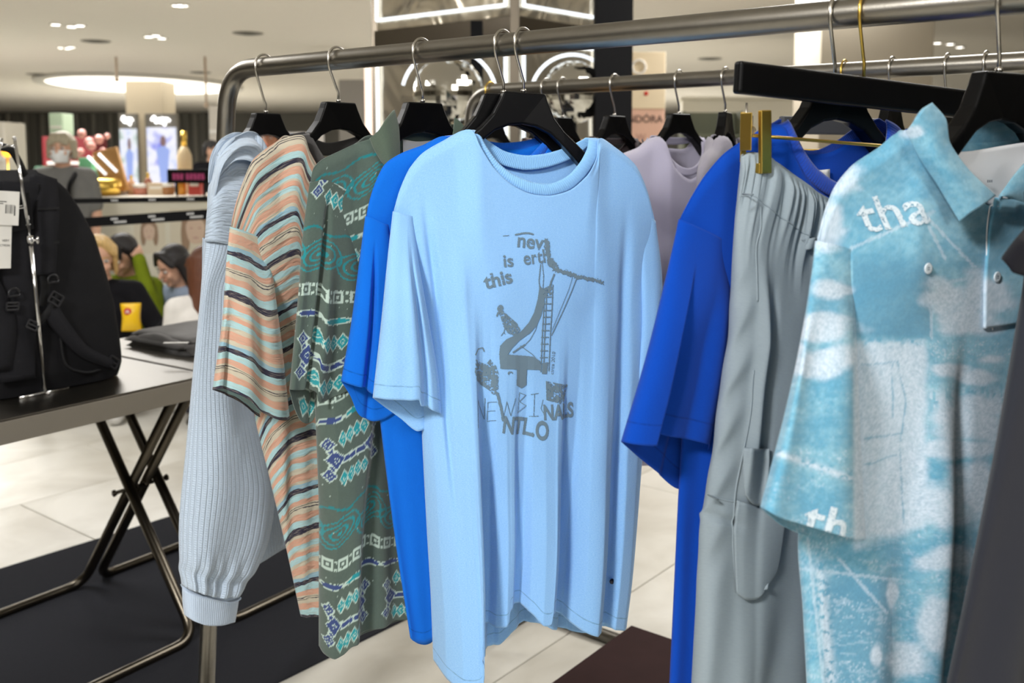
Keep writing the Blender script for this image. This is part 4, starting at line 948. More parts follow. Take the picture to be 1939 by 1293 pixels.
topb8 = [(1548, 457), (1562, 400), (1582, 352), (1614, 313), (1660, 282), (1716, 246), (1755, 262), (1800, 268), (1860, 270), (1920, 268), (1970, 262), (2005, 256), (2040, 250), (2085, 275), (2125, 310), (2150, 360), (2160, 420)]
def f8(u, v, S):
    x1 = g8.pl(1755, 700)[0]; x2 = g8.pl(1715, 1250)[0]; ln = x1 + (x2 - x1) * sstep(.35, 1, v); xx = S[..., 0]
    return (.022 * np.exp(-((xx - ln + .03) / .026) ** 2) * sstep(.2, .6, v) - .012 * np.exp(-((xx - ln - .012) / .012) ** 2) * sstep(.2, .5, v) + .007 * np.cos(xx * 60 + 1) * sstep(.4, 1, v)) * np.minimum(1, u * 9)
g8.shell('body', dm, top8, [(1534, 1440), (1600, 1450), (1750, 1450), (1900, 1440), (2050, 1420)], [(1548, 457), (1570, 600), (1570, 800), (1540, 960), (1512, 1010), (1520, 1150), (1528, 1300), (1534, 1440)],
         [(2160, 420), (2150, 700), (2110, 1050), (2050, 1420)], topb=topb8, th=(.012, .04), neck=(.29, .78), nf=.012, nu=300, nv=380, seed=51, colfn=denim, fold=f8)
bv8 = g8.bv
g8.shell('sleeve', dm, [(1547, 456), (1570, 462), (1592, 468), (1613, 478)], [(1435, 958), (1490, 985), (1555, 1003), (1600, 1014), (1641, 1022)],
         [(1547, 456), (1524, 590), (1482, 780), (1435, 958)], [(1613, 478), (1622, 620), (1632, 850), (1641, 1022)],
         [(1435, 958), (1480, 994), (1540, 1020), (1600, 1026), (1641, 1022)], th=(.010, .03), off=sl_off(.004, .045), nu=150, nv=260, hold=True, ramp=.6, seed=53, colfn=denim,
         fold=lambda u, v, S: .006 * np.cos(u * 8) * sstep(.1, .5, v))
bvs8 = g8.bv
wi = fabric('white_print_ink', (206, 224, 236), (220, 234, 244), mott=.4)
ras = Ras(1450, 915, 1620, 1040, .8); ras.text('th', 1480, 990, 60, R(14), .95, .02, rough(.34, .5, 5)); g8.decal('sleeve_print', wi, ras.m, ras.x0, ras.y0, ras.st, -.045, .0014)
g8.bv = bv8
ras = Ras(1645, 350, 1800, 450, .8); ras.text('tha', 1658, 442, 64, R(-12), .94, .01, rough(.36, .55, 5)); g8.decal('chest_print', wi, ras.m, ras.x0, ras.y0, ras.st, -.03, .0014)
# collar
colc = lambda g, P, uv: denim(g, P, uv) * .96
g8.patch('collar', dm, [(1716, 248), (1735, 226), (1752, 204), (1766, 194)], [(1817, 420), (1840, 402), (1862, 388), (1887, 370)], [(1716, 248), (1742, 300), (1775, 350), (1817, 420)], [(1766, 194), (1792, 225), (1800, 270), (1835, 320), (1887, 370)],
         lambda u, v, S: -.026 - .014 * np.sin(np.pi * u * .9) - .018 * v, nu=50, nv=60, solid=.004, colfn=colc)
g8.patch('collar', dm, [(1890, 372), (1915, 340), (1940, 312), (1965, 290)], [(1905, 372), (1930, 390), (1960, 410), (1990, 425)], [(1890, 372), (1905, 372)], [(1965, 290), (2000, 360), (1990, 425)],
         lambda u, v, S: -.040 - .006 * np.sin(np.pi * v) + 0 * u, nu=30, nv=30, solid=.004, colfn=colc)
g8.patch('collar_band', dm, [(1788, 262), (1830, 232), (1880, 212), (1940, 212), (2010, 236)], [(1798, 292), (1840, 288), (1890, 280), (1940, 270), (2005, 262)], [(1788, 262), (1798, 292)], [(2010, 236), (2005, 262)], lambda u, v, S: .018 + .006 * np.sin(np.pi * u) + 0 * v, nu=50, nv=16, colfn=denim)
g8.patch('neck_lining', lin, [(1796, 288), (1840, 286), (1890, 278), (1940, 270), (2000, 264)], [(1838, 360), (1870, 385), (1900, 395), (1940, 390), (1975, 350)], [(1796, 288), (1838, 360)], [(2000, 264), (1975, 350)], lambda u, v, S: -.002 + .006 * np.sin(np.pi * u) + 0 * v, nu=30, nv=16)
m = MB()
for k in range(3): m.box((g8.pl(1866 + k * 3.5, 343)[0], -.0035, g8.pl(1866, 343)[1]), (.0016, .0004, .003))
m.build('lining_print', plain('print_grey', (110, 118, 128), .7), g8.o)
# placket and buttons
g8.patch('placket', dm, [(1888, 374), (1915, 376), (1950, 380)], [(1866, 622), (1900, 618), (1935, 612)], [(1888, 374), (1876, 430), (1868, 520), (1866, 622)], [(1950, 380), (1944, 480), (1935, 612)],
         lambda u, v, S: np.array([[g8.surf(x, z, .0035, -.04) for x, z in row] for row in S]), nu=20, nv=40, solid=.003, poff=-.03, colfn=denim)
stitch(g8, 'placket_stitch', lin, [(1884, 376), (1873, 440), (1866, 520), (1863, 622)], .0008, lift=.002)
bt = plain('pearl_button', (206, 218, 226), .3)
for a, b in ((1886, 524), (1755, 508), (1893, 382)):
    x, z = g8.pl(a, b, -.035); m = MB(); m.lathe([(.0, 0), (.0058, 0), (.0062, .001), (.0056, .002), (.0040, .0016), (0, .0016)], 20); o = m.build('button', bt, g8.o, True); o.location = (x, g8.surf(x, z, .0045 if a > 1800 else .001), z); o.rotation_euler = (R(90), 0, 0)
    m = MB()
    for q in range(4): m.lathe([(.0, 0), (.0007, 0), (.0007, .0003), (0, .0003)], 8, (.0016 * math.cos(q * 1.57 + .78), .0016 * math.sin(q * 1.57 + .78), .0017))
    m.build('button_hole', plain('button_hole_dark', (90, 110, 125), .7), o)
hanger('black hanger inside the sky blue print polo shirt', g8.P, g8.yaw, scale=1.1, drop=.083)

# ---------------------------------------------------------------- charcoal shirt cut by the right edge
p9 = B0 + BD * -.635
g9 = Garment('t_shirt', 'plain charcoal t-shirt cut off by the right edge of the photo', 't-shirt', p9, R(30), TG)
ch = fabric('charcoal_jersey', (38, 40, 48), (46, 48, 56), hem=.02, mott=.35, sheen=.1)
g9.shell('body', ch, [(1950, 420), (1965, 370), (1990, 330), (2040, 295), (2100, 262), (2135, 310), (2190, 350), (2260, 350), (2310, 310), (2340, 262), (2390, 300), (2430, 350), (2440, 420)],
         [(1760, 1430), (1850, 1450), (2000, 1450), (2200, 1440), (2350, 1420)], [(1950, 420), (1940, 520), (1918, 650), (1882, 850), (1835, 1070), (1786, 1293), (1760, 1430)], [(2440, 420), (2430, 800), (2400, 1100), (2350, 1420)],
         th=(.012, .036), neck=(.3, .78), nu=90, nv=100, seed=61, fold=lambda u, v, S: (.006 * np.cos(u * 30)) * sstep(.2, 1, v))
g9.shell('sleeve', fabric('black_jersey', (20, 20, 26), (26, 26, 32), mott=.3, sheen=.05), [(1948, 424), (1965, 430), (1985, 440), (2005, 455)], [(1896, 490), (1908, 504), (1918, 516), (1945, 524), (2000, 540)], [(1948, 424), (1920, 455), (1897, 486)], [(2005, 455), (2010, 490), (2000, 530)],
         th=(.012, .02), off=sl_off(.006, .03), nu=40, nv=40, hold=True, ramp=.6, seed=63)
hanger('black hanger of the charcoal t-shirt beyond the right edge', g9.P, g9.yaw, scale=1.1)

# ================================================================== garments on the rack behind
RG = 'shirts on the rear rack'
def rear_tee(hx, yaw, label, rgb, name='t_shirt', W=.25, L=.74, slv=.22, drop=.17, hl=None, cat='t-shirt', neckw=.085, th=.03, mat=None, hgl=None, hgdrop=.078, seed=1, scale=1.0):
    P = bar_at(hx, 1); g = Garment(name, label, cat, P, yaw, RG); m = mat or fabric('rear_' + label.replace(' ', '_')[:30], rgb, hem=.02, mott=.3)
    z0 = -hgdrop - .068
    T = [(-W, z0 - .115), (-W * .93, z0 - .06), (-W * .78, z0 - .03), (-W * .55, z0 - .012), (-neckw, z0 + .012), (-neckw * .7, z0 - .05), (0, z0 - .085), (neckw * .7, z0 - .05), (neckw, z0 + .012), (W * .55, z0 - .012), (W * .78, z0 - .03), (W * .93, z0 - .06), (W, z0 - .115)]
    Tb = [p if abs(p[0]) >= neckw else (p[0], z0 - .012) for p in T]
    g.shell('body', m, T, [(-W * .98, z0 - L), (-.1, z0 - L - .012), (.1, z0 - L - .01), (W * .98, z0 - L)], [(-W, z0 - .115), (-W * .97, z0 - .4), (-W * .98, z0 - L)], [(W, z0 - .115), (W * .97, z0 - .4), (W * .98, z0 - L)],
            topb=Tb, th=(.020, th), neck=(.33, .67), nu=70, nv=70, px=False, seed=seed, fold=lambda u, v, S: (.008 * np.cos(u * 33 + seed)) * sstep(.2, 1, v))
    for sx in (-1, 1):
        x = sx * W
        q = lambda pts: [(a * sx, b) for a, b in pts]
        t = [(x, z0 - .10), (x - sx * .02, z0 - .105), (x - sx * .05, z0 - .112)]; b = [(x + sx * .035, z0 - .10 - slv), (x - sx * .02, z0 - .115 - slv), (x - sx * .09, z0 - .12 - slv)]
        l = [t[0], (x + sx * .02, z0 - .10 - slv * .5), b[0]]; r = [t[-1], (x - sx * .07, z0 - .11 - slv * .5), b[-1]]
        if sx < 0: g.shell('sleeve', m, t, b, l, r, th=(.008, .024), off=sl_off(.004, .02), nu=30, nv=40, px=False, hold=True, ramp=.6, seed=seed)
        else: g.shell('sleeve', m, t[::-1], b[::-1], r, l, th=(.008, .024), off=sl_off(.004, .02), nu=30, nv=40, px=False, hold=True, ramp=.6, seed=seed)
    # rib collar
    A = np.linspace(0, 1, 50); 
    for sg, dz, yy in ((-1, .085, .028), (1, .012, .016)):
        Pn = np.zeros((5, 50, 3))
        for i in range(5):
            k = i / 4; xx = (neckw - .018 * (1 - k)) * np.cos(np.pi * (1 - A)); zz = z0 + .014 - (dz + .006 - .018 * (1 - k)) * np.sin(np.pi * A) ** .9
            Pn[i, :, 0] = xx; Pn[i, :, 2] = zz; Pn[i, :, 1] = sg * (.005 + yy * np.sin(np.pi * A) ** .6)
        mesh_grid('collar', Pn, m, g.o, False, np.stack([np.repeat(A[None], 5, 0) * .3, np.repeat(np.linspace(0, .02, 5)[:, None], 50, 1)], -1), None, np.ones((5, 50)), .003)
    hanger(hgl or ('black hanger of the ' + label), P, yaw, drop=hgdrop, scale=.9, group='hangers on the rear rack')
    return g
rear_tee(1287, R(38), 'lilac grey t-shirt between the pale blue and royal blue shirts', (184, 180, 200), hgl='black hanger holding the lilac grey t-shirt', seed=2)
rear_tee(1375, R(66), 'dusty grey t-shirt turned edge-on beside the lilac one', (150, 146, 158), hgl='black hanger seen edge-on beside the lilac t-shirt', seed=3)
rear_tee(1165, R(44), 'dark plum brown shirt behind the pale blue t-shirt', (60, 48, 50), L=.80, hgl='black hanger left of the lilac t-shirt, its hook clearly seen', seed=4)
def plaid():
    m, t, b = nt('plaid'); N = t.nodes.new; L = t.links.new; uv = N('ShaderNodeUVMap'); b.inputs['Roughness'].default_value = .9
    br = N('ShaderNodeTexBrick'); br.offset = 0; br.inputs['Scale'].default_value = 22; br.inputs['Mortar Size'].default_value = .05; br.inputs['Brick Width'].default_value = .5; br.inputs['Row Height'].default_value = .5
    br.inputs['Color1'].default_value = (*s2l((62, 46, 52)), 1); br.inputs['Color2'].default_value = (*s2l((44, 36, 44)), 1); br.inputs['Mortar'].default_value = (*s2l((190, 180, 170)), 1)
    L(uv.outputs[0], br.inputs['Vector']); L(br.outputs['Color'], b.inputs['Base Color']); return m
rear_tee(1035, R(50), 'dark plaid shirt glimpsed through the pale blue neckline', (60, 48, 50), name='plaid_shirt', cat='shirt', mat=plaid(), hgl='black hanger of the plaid shirt on the rear rack', seed=5)
rear_tee(1066, R(50), 'mustard yellow shirt glimpsed through the pale blue neckline', (176, 128, 52), name='mustard_shirt', cat='shirt', hgl='black hanger of the mustard shirt on the rear rack', seed=6)
rear_tee(1690, R(48), 'black t-shirt on the rear rack behind the trousers', (40, 40, 46), hgl='black hanger on the rear rack behind the trouser hanger', seed=7)
rear_tee(1868, R(48), 'cream t-shirt on the rear rack behind the print polo', (222, 218, 208), hgl='black hanger on the rear rack, hidden behind the print polo', seed=8)
# a second clip hanger at the back
P = bar_at(1600, 1); hb = thing('trouser_hanger', 'grey trouser hanger seen through the royal blue neckline', 'hanger', P, R(30))
gz = -(BARZ - onz(1580, 225, 0)[2]) if False else -.115
m = MB(); m.box((0, 0, gz), (.36, .014, .036)); m.build('hanger_bar', plain('grey_wood', (70, 72, 78), .5), hb, bevel=.003)
m = MB(); m.tube(hook_path(gz + .018), .002, 10); o = m.build('hook', gold, hb, True); o.rotation_euler = (0, 0, PERP - R(30))
m = MB(); m.tube([(-.16, 0, gz - .05), (.16, 0, gz - .05)], .002, 8); m.build('clip_rod', gold, hb, True)
for sx in (-1, 1):
    m = MB(); m.box((sx * .14, -.008, gz - .07), (.016, .006, .06)); m.box((sx * .14, .008, gz - .07), (.014, .004, .05)); m.build('clip_front', gold, hb, bevel=.001)
    m = MB(); m.tube([(sx * .14, 0, gz - .018), (sx * .14, 0, gz - .05)], .0014, 8); m.build('clip_wire', wire, hb, True)
# empty hanger hooks further along
for hx, dr in ((930, .08),):
    hanger('black hanger with a gold hook at the left end of the rear rack', bar_at(hx, 1), R(50), group='hangers on the rear rack', hmat=gold)
hanger('spare black hanger on the rear rack between the cream and black shirts', bar_at(1795, 1), R(50), group='hangers on the rear rack')

# ================================================================== steel tables with folding tube legs
TZ = .80; TC = np.array([-.872, 2.77, 0]); E1 = np.array([-.575, -.818, 0]); E1 /= np.linalg.norm(E1); E2 = np.array([E1[1], -E1[0], 0])   # E1 along the table towards the left, E2 across to the far side
def steel_table(label, base, sgn, length, depth=.72):
    """base = near corner at the joint of the two tables; sgn=+1 runs along E1"""
    rz = math.atan2(E1[1], E1[0]) if sgn > 0 else math.atan2(-E1[1], -E1[0])
    t = thing('steel_table', label, 'table', base, 0., 'folding steel display tables'); ax, ay = Vector(E1) * sgn, Vector(E2)
    rot = Matrix((ax, ay, Vector((0, 0, 1)))).transposed()
    m = MB(); c = ax * length / 2 + ay * depth / 2 + Vector((0, 0, TZ - .003)); m.box(c, (length, depth, .006), rot); m.build('tabletop', steel2, t, bevel=.002)
    for a, b, nm in ((ax * length / 2, (length, .008, .055), 'apron'), (ax * length / 2 + ay * (depth - .004), (length, .008, .055), 'apron'), (ay * depth / 2 + ax * .004, (.008, depth - .02, .055), 'apron'), (ay * depth / 2 + ax * (length - .004), (.008, depth - .02, .055), 'apron')):
        m = MB(); m.box(a + Vector((0, 0, TZ - .0335)), b, rot); m.build(nm, plain('apron_steel', (150, 144, 134), .5, .75, var=.05), t, bevel=.001)
    r = .0155
    for (f0, top0) in ((.66, .10), (.04, .62)):
        in0 = .02 if f0 > .3 else .045
        for a, b in ((in0, length - in0),):
            P = [ax * a + ay * top0 + Vector((0, 0, TZ - .03)), ax * a + ay * f0 + Vector((0, 0, r)), ax * b + ay * f0 + Vector((0, 0, r)), ax * b + ay * top0 + Vector((0, 0, TZ - .03))]
            m = MB(); m.tube(fillet(P, .07, 8), r, 16); m.build('leg_frame', darksteel, t, True)
    for a in (.033, length - .033):
        k = ax * a + ay * .36 + Vector((0, 0, .40)); m = MB(); m.tube([k - ax * .05, k + ax * .05], .006, 10); m.tube([k - ax * .056, k - ax * .05], .011, 6); m.tube([k + ax * .05, k + ax * .056], .011, 6); m.build('pivot_bolt', darksteel, t, True)
    return t
steel_table('brushed steel folding table carrying the black backpack', TC, 1, 1.6)
steel_table('steel folding table behind the hoodie with folded trousers on it', TC - E1 * .012, -1, 1.2)
def tb(a, b, z=0.): return TC + E1 * a + E2 * b + np.array([0, 0, TZ + z])

# folded trousers
ft = thing('folded_trousers', 'folded black trousers lying flat on the steel table', 'trousers', tb(-.35, .42), math.atan2(-E1[1], -E1[0]))
fm = fabric('washed_black_nylon', (58, 56, 55), (68, 65, 63), bump=.2, rough=.75)
def cushion(name, mat, parent, cx, cy, z0, w, d, h, n=24, seed=0, e=5.):
    u = np.linspace(-1, 1, n)[None, :]; v = np.linspace(-1, 1, n)[:, None]; sx = np.sign(u) * np.abs(u) ** .8; P = np.zeros((n, n, 3)); k = ((1 - np.abs(u) ** e) * (1 - np.abs(v) ** e)) ** .5
    X = cx + u * w / 2 + 0 * v; Y = cy + v * d / 2 + 0 * u; wv = (fbm(X * 14 + seed, Y * 14, 3, seed) - .5)
    top = np.stack([X, Y, z0 + h * k * (.86 + .3 * wv) + 0 * u], -1); bot = np.stack([X[:, ::-1], Y[:, ::-1] * 1, z0 + 0 * k], -1)
    ring = np.concatenate([top, bot[:, 1:-1]], 1); uvs = ring[..., :2]
    return mesh_grid(name, ring, mat, parent, True, uvs, None, np.ones(ring.shape[:2]), 0)
cushion('folded_layer', fm, ft, 0, 0, 0, .46, .34, .022, seed=1, e=14.); cushion('folded_layer', fm, ft, -.012, .012, .020, .45, .32, .022, seed=4, e=14.); cushion('folded_layer', fm, ft, .0, .006, .039, .43, .31, .016, seed=6, e=16.)
cushion('waistband', fm, ft, -.20, -.01, .004, .05, .33, .05, seed=7)
lm_ = Matrix.Rotation(-ft.rotation_euler.z, 3, 'Z') @ (Vector(onz(334, 649, TZ + .056)) - Vector(ft.location)); m = MB(); m.box((lm_.x, lm_.y, .0565), (.075, .010, .0016), Matrix.Rotation(-.9, 3, 'Z')); m.build('logo_mark', white, ft)

# ================================================================== backpack
bx0 = tb(.335, .19); bp = thing('backpack', 'large black backpack standing on the steel table, straps facing out', 'backpack', bx0, math.atan2(-E1[1], -E1[0]))
nyl = plain('black_nylon', (19, 19, 22), .75, spec=.2, bump=.35, bscale=900, var=.2, vscale=60)
nyl2 = plain('black_padded_mesh', (30, 30, 34), .85, spec=.2, bump=.6, bscale=1400, var=.2, vscale=90)
web = plain('black_webbing', (20, 20, 22), .7, spec=.3, bump=.5, bscale=600); plas = plain('black_plastic', (30, 30, 33), .35)
# local x to the right (away along the table), -y towards the viewer
def pack_half(z):   # right and left extents by height
    zz = np.array([0, .03, .10, .2, .3, .4, .48, .53, .565, .58]); rr = np.array([.185, .195, .19, .178, .158, .132, .10, .07, .035, .0])
    return np.interp(z, zz, rr)
nz, na = 50, 56; P = np.zeros((nz, na, 3))
for i in range(nz):
    k = i / (nz - 1); z = .585 * (1 - (1 - k) ** 1.6) if k < 1 else .585
    r = max(pack_half(z), .004); dep = np.interp(z, [0, .05, .2, .4, .55, .585], [.12, .135, .135, .11, .06, .01])
    for j in range(na):
        a = 2 * math.pi * j / na; c, s_ = math.cos(a), math.sin(a); e = .45
        x = np.sign(c) * abs(c) ** e * (r if c > 0 else .2 + .0 * r); y = np.sign(s_) * abs(s_) ** e * dep
        if c < 0 and z > .45: x *= (1 - ((z - .45) / .135) ** 2 * .35)
        P[i, j] = (x, y + .10 + .012 * (fbm(np.array(a * 2.), np.array(z * 9), 2, 3) - .5), z + .004)
P = P[::-1]
o = mesh_grid('body', P, nyl, bp, True, np.stack([P[..., 0], P[..., 2]], -1), None, None, 0)
def strap(name, path, wd, th, mat, parent=bp, n=30):
    Q = crvec([Vector(p) for p in path], n); mb = MB(); vs = []; fs = []
    for i, q in enumerate(Q):
        T = (Q[min(n - 1, i + 1)] - Q[max(0, i - 1)]).normalized(); yv = Vector((0, -1, 0)); sd = T.cross(yv).normalized(); nn = sd.cross(T).normalized(); w_ = wd[0] + (wd[1] - wd[0]) * i / (n - 1) if isinstance(wd, tuple) else wd
        for a, b in ((-.5, -.35), (-.42, .3), (0, .5), (.42, .3), (.5, -.35), (.4, -.5), (-.4, -.5)): vs.append(q + sd * a * w_ + nn * b * th)
    for i in range(n - 1):
        for k in range(7): fs.append((i * 7 + k, i * 7 + (k + 1) % 7, (i + 1) * 7 + (k + 1) % 7, (i + 1) * 7 + k))
    fs += [tuple(range(7)), tuple(range((n - 1) * 7, n * 7))[::-1]]; mb.add(vs, fs); return mb.build(name, mat, parent, True)
def pk(px, py, y=-.05):
    """photo point on the plane y of the pack"""
    ex = np.array([-E1[0], -E1[1], 0]); ey = E2; d = ray(px, py); t = ((bx0 + ey * y - _O) @ ey) / (d @ ey); q = _O + d * t - bx0
    return (float(q @ ex), y, float(q[2]))
strap('shoulder_strap', [pk(85, 336, -.01), pk(90, 400, -.05), pk(88, 460, -.055), pk(85, 520, -.055)], (.075, .062), .022, nyl2)
strap('shoulder_strap', [pk(-40, 336, -.01), pk(-50, 420, -.05), pk(-30, 520, -.055), pk(8, 610, -.05), pk(0, 700, -.045)], (.075, .06), .022, nyl2)
strap('strap_webbing', [pk(84, 520, -.056), pk(86, 548, -.056), pk(80, 580, -.055)], .024, .004, web)
strap('lower_strap', [pk(92, 580, -.056), pk(120, 620, -.058), pk(160, 665, -.05), pk(212, 690, -.03)], (.05, .03), .016, nyl2)
strap('strap_webbing', [pk(112, 558, -.062), pk(92, 590, -.062), pk(66, 618, -.06)], .022, .004, web)
strap('back_panel', [pk(40, 345, -.04), pk(38, 480, -.046), pk(36, 620, -.044), pk(34, 720, -.04)], .10, .014, nyl2)
strap('grab_handle', [pk(48, 332, -.0), pk(36, 305, -.03), pk(22, 284, -.05), pk(4, 278, -.05)], .02, .006, web)
def buckle(px, py, rot, w_=.03, h_=.022, y=-.066):
    c = Vector(pk(px, py, y)); Mr = Matrix.Rotation(rot, 3, 'Y'); m = MB()
    for a, b, d in ((0, h_ / 2, (w_, .006, .005)), (0, -h_ / 2, (w_, .006, .005)), (0, 0, (w_ * .9, .004, .004)), (w_ / 2, 0, (.005, .006, h_)), (-w_ / 2, 0, (.005, .006, h_))): m.box(c + Mr @ Vector((a, 0, b)), d, Mr)
    return m.build('buckle', plas, bp, bevel=.0012)
buckle(106, 566, R(35), .034, .028); buckle(62, 616, R(30), .03, .02); buckle(215, 686, R(38), .032, .026, -.035); buckle(24, 580, R(5), .03, .018)
for a, b in ((101, 530), (27, 556)):
    c = Vector(pk(a, b, -.068)); m = MB(); m.tube([c + Vector((.014 * math.cos(q), 0, .014 * math.sin(q))) for q in np.linspace(0, math.pi, 12)] + [c + Vector((-.014, 0, -.006)), c + Vector((.014, 0, -.006)), c + Vector((.014, 0, 0))], .0028, 8); m.build('d_ring', plas, bp, True)
for zz in (.46, .36):
    c = Vector(pk(92, 395 if zz > .4 else 460, -.062)); m = MB(); m.box(c, (.06, .003, .006)); m.build('strap_stitching', web, bp)
m = MB(); m.tube(crvec([Vector(pk(115, 640, -.04)), Vector(pk(125, 690, -.045)), Vector(pk(160, 705, -.04)), Vector(pk(190, 700, -.03))], 16), .004, 8); m.build('pocket_seam', web, bp, True)

# swing tags hanging at the pack's left edge
def tag_card(name, label, px0, py0, px1, py1, mat, y, tilt=0., lines=(), txt=(), grp='paper tags on the backpack'):
    a = pk(px0, py0, y); b = pk(px1, py1, y); t = thing(name, label, 'tag', (Vector(bx0) + Vector((0, 0, 0))), bp.rotation_euler.z, grp)
    cx, cz = (a[0] + b[0]) / 2, (a[2] + b[2]) / 2; Mr = Matrix.Rotation(tilt, 3, 'Y'); m = MB(); m.box((cx, y, cz), (b[0] - a[0], .0012, a[2] - b[2]), Mr); m.build('card', mat, t, bevel=.0004, seg=1)
    m = MB()
    for (lx, lz, lw, lh) in lines: m.box(Vector((cx, y - .0009, cz)) + Mr @ Vector((lx, 0, lz)), (lw, .0003, lh), Mr)
    if lines: m.build('print', plain('print_black', (30, 30, 30), .7) if mat is white else white, t)
    for s_, lx, lz, sz in txt: text_mesh('lettering', s_, sz, plain('print_black', (30, 30, 30), .7) if mat is white else white, t, Matrix.Translation((cx, y - .0009, cz)) @ Mr.to_4x4() @ Matrix.Translation((lx, 0, lz)), .01)
    return t
tag_card('swing_tag', 'black swing tag half covered by the barcode tag', 8, 368, 62, 436, black, -.074, R(-6), lines=((.020, -.012, .010, .002), (.016, -.016, .002, .008), (.024, -.016, .002, .008), (.020, -.021, .010, .002), (.022, -.027, .003, .008), (.020, -.034, .012, .002), (-.028, -.03, .012, .01), (.006, .016, .012, .002), (.008, .010, .012, .002)))
tag_card('swing_tag', 'white lower swing tag with two lines of capitals', -34, 420, 24, 506, white, -.078, R(4), txt=(('VERY', .020, .008, .0055), ('CTION', .018, -.004, .0055)))
tag_card('swing_tag', 'white upper swing tag printed with a barcode', -38, 362, 38, 424, white, -.083, R(5), lines=[(.014 + i * .0042, -.002, .0012 + .001 * (i % 3 == 0), .022) for i in range(6)] + [(.0, .016, .03, .002), (-.004, .011, .022, .002), (.036, -.006, .003, .024)])

# chrome stand in front of the pack
fl_p = onz(86, 746, TZ); cs = thing('display_stand', 'thin chrome rod display stand in front of the backpack', 'stand', fl_p, 0.)
def rel(px, py, yy):
    x, y, z = pk(px, py, yy); p = bx0 - E1 * x + E2 * y + np.array([0, 0, z]) - fl_p; return Vector(p)
yb0 = 0.; foot = Vector((0, 0, .004)); topp = rel(28, 262, -.115); ring_ = rel(58, 455, -.105)
m = MB(); m.tube([foot, foot * .6 + ring_ * .4, ring_], .0052, 12); m.build('lower_rod', chrome, cs, True)
m = MB(); m.tube([ring_, topp], .0038, 12); m.ball(topp, .005); m.build('upper_rod', chrome, cs, True)
m = MB(); m.tube([ring_ - (topp - ring_).normalized() * .012, ring_ + (topp - ring_).normalized() * .012], .008, 14); m.build('collar', chrome, cs, True)
m = MB(); m.tube([ring_, ring_ + Vector((.016, 0, 0))], .003, 8); m.ball(ring_ + Vector((.018, 0, 0)), (.004, .004, .010)); m.build('thumb_screw', chrome, cs, True)
m = MB(); m.tube([Vector(E1) * .07 + foot, -Vector(E1) * .065 + foot], .004, 10); m.tube([Vector(E2) * .06 + foot, -Vector(E2) * .02 + foot], .004, 10); m.build('foot', chrome, cs, True)
q = rel(4, 262, -.11); m = MB(); m.tube([topp - (topp - ring_).normalized() * .02, rel(14, 276, -.112), rel(2, 280, -.11), q], .0035, 10); m.build('top_hook', chrome, cs, True)

# ================================================================== low dark bench under the rear rack
c0, c1, c2 = onz(1196, 1183, .16), onz(1290, 1222, .16), onz(1068, 1293, .16)
ux = Vector(-BD); uy = Vector(BN); bpos = Vector(c0); wd_ = .30; ln_ = 1.2
bt_ = thing('low_bench', 'low dark brown wooden bench on the pale floor under the racks', 'bench', (bpos.x, bpos.y, 0)); rot = Matrix((ux, uy, Vector((0, 0, 1)))).transposed()
brw = plain('dark_brown_wood', (54, 33, 32), .8, spec=.2, var=.2, vscale=18)
m = MB(); m.box(ux * wd_ / 2 - uy * ln_ / 2 + Vector((0, 0, .14)), (wd_, ln_, .04), rot); m.build('seat', brw, bt_, bevel=.003)
for k in (.12, ln_ - .12):
    for a in (.03, wd_ - .03):
        m = MB(); m.box(ux * a - uy * k + Vector((0, 0, .06)), (.05, .05, .12), rot); m.build('leg', brw, bt_, bevel=.002)

# ================================================================== mirrored display fixture with light lines
mirm, t_, b_ = nt('smoked_mirror'); setc(b_, s2l((214, 204, 184))); b_.inputs['Metallic'].default_value = .8; b_.inputs['Roughness'].default_value = .2
n_ = t_.nodes.new('ShaderNodeTexNoise'); n_.inputs['Scale'].default_value = 2.2; n_.inputs['Distortion'].default_value = 1.5; bpn = t_.nodes.new('ShaderNodeBump'); bpn.inputs['Strength'].default_value = .35; bpn.inputs['Distance'].default_value = .1
t_.links.new(n_.outputs['Fac'], bpn.inputs['Height']); t_.links.new(bpn.outputs[0], b_.inputs['Normal'])
led = plain('led_white', (255, 255, 255), .5, emit=(232, 244, 255), es=1.5)
corner = at(975, 300, 5.0)[:2]; lend = at(716, 300, 5.6)[:2]; rend = at(1128, 300, 5.5)[:2]
mf = thing('mirror_fixture', 'mirrored shop fixture with glowing white edge lines behind the racks', 'display', (corner[0], corner[1], 0))
def face(p, q, z0, z1, name, mat, th=.03, inset=0.):
    p, q = Vector((*p, 0)), Vector((*q, 0)); d = (q - p).normalized(); nrm = Vector((d.y, -d.x, 0))
    if nrm.y > 0: nrm = -nrm
    rot = Matrix((d, -nrm, Vector((0, 0, 1)))).transposed(); m = MB(); m.box((p + q) / 2 - Vector(mf.location) + nrm * inset + Vector((0, 0, (z0 + z1) / 2)), ((q - p).length, th, z1 - z0), rot); return m.build(name, mat, mf, bevel=.003), d, nrm
zA = at(975, 58, 5.0)[2]; zB = at(975, 42, 5.0)[2]
frm = plain('fixture_frame', (112, 104, 92), .3, .9)
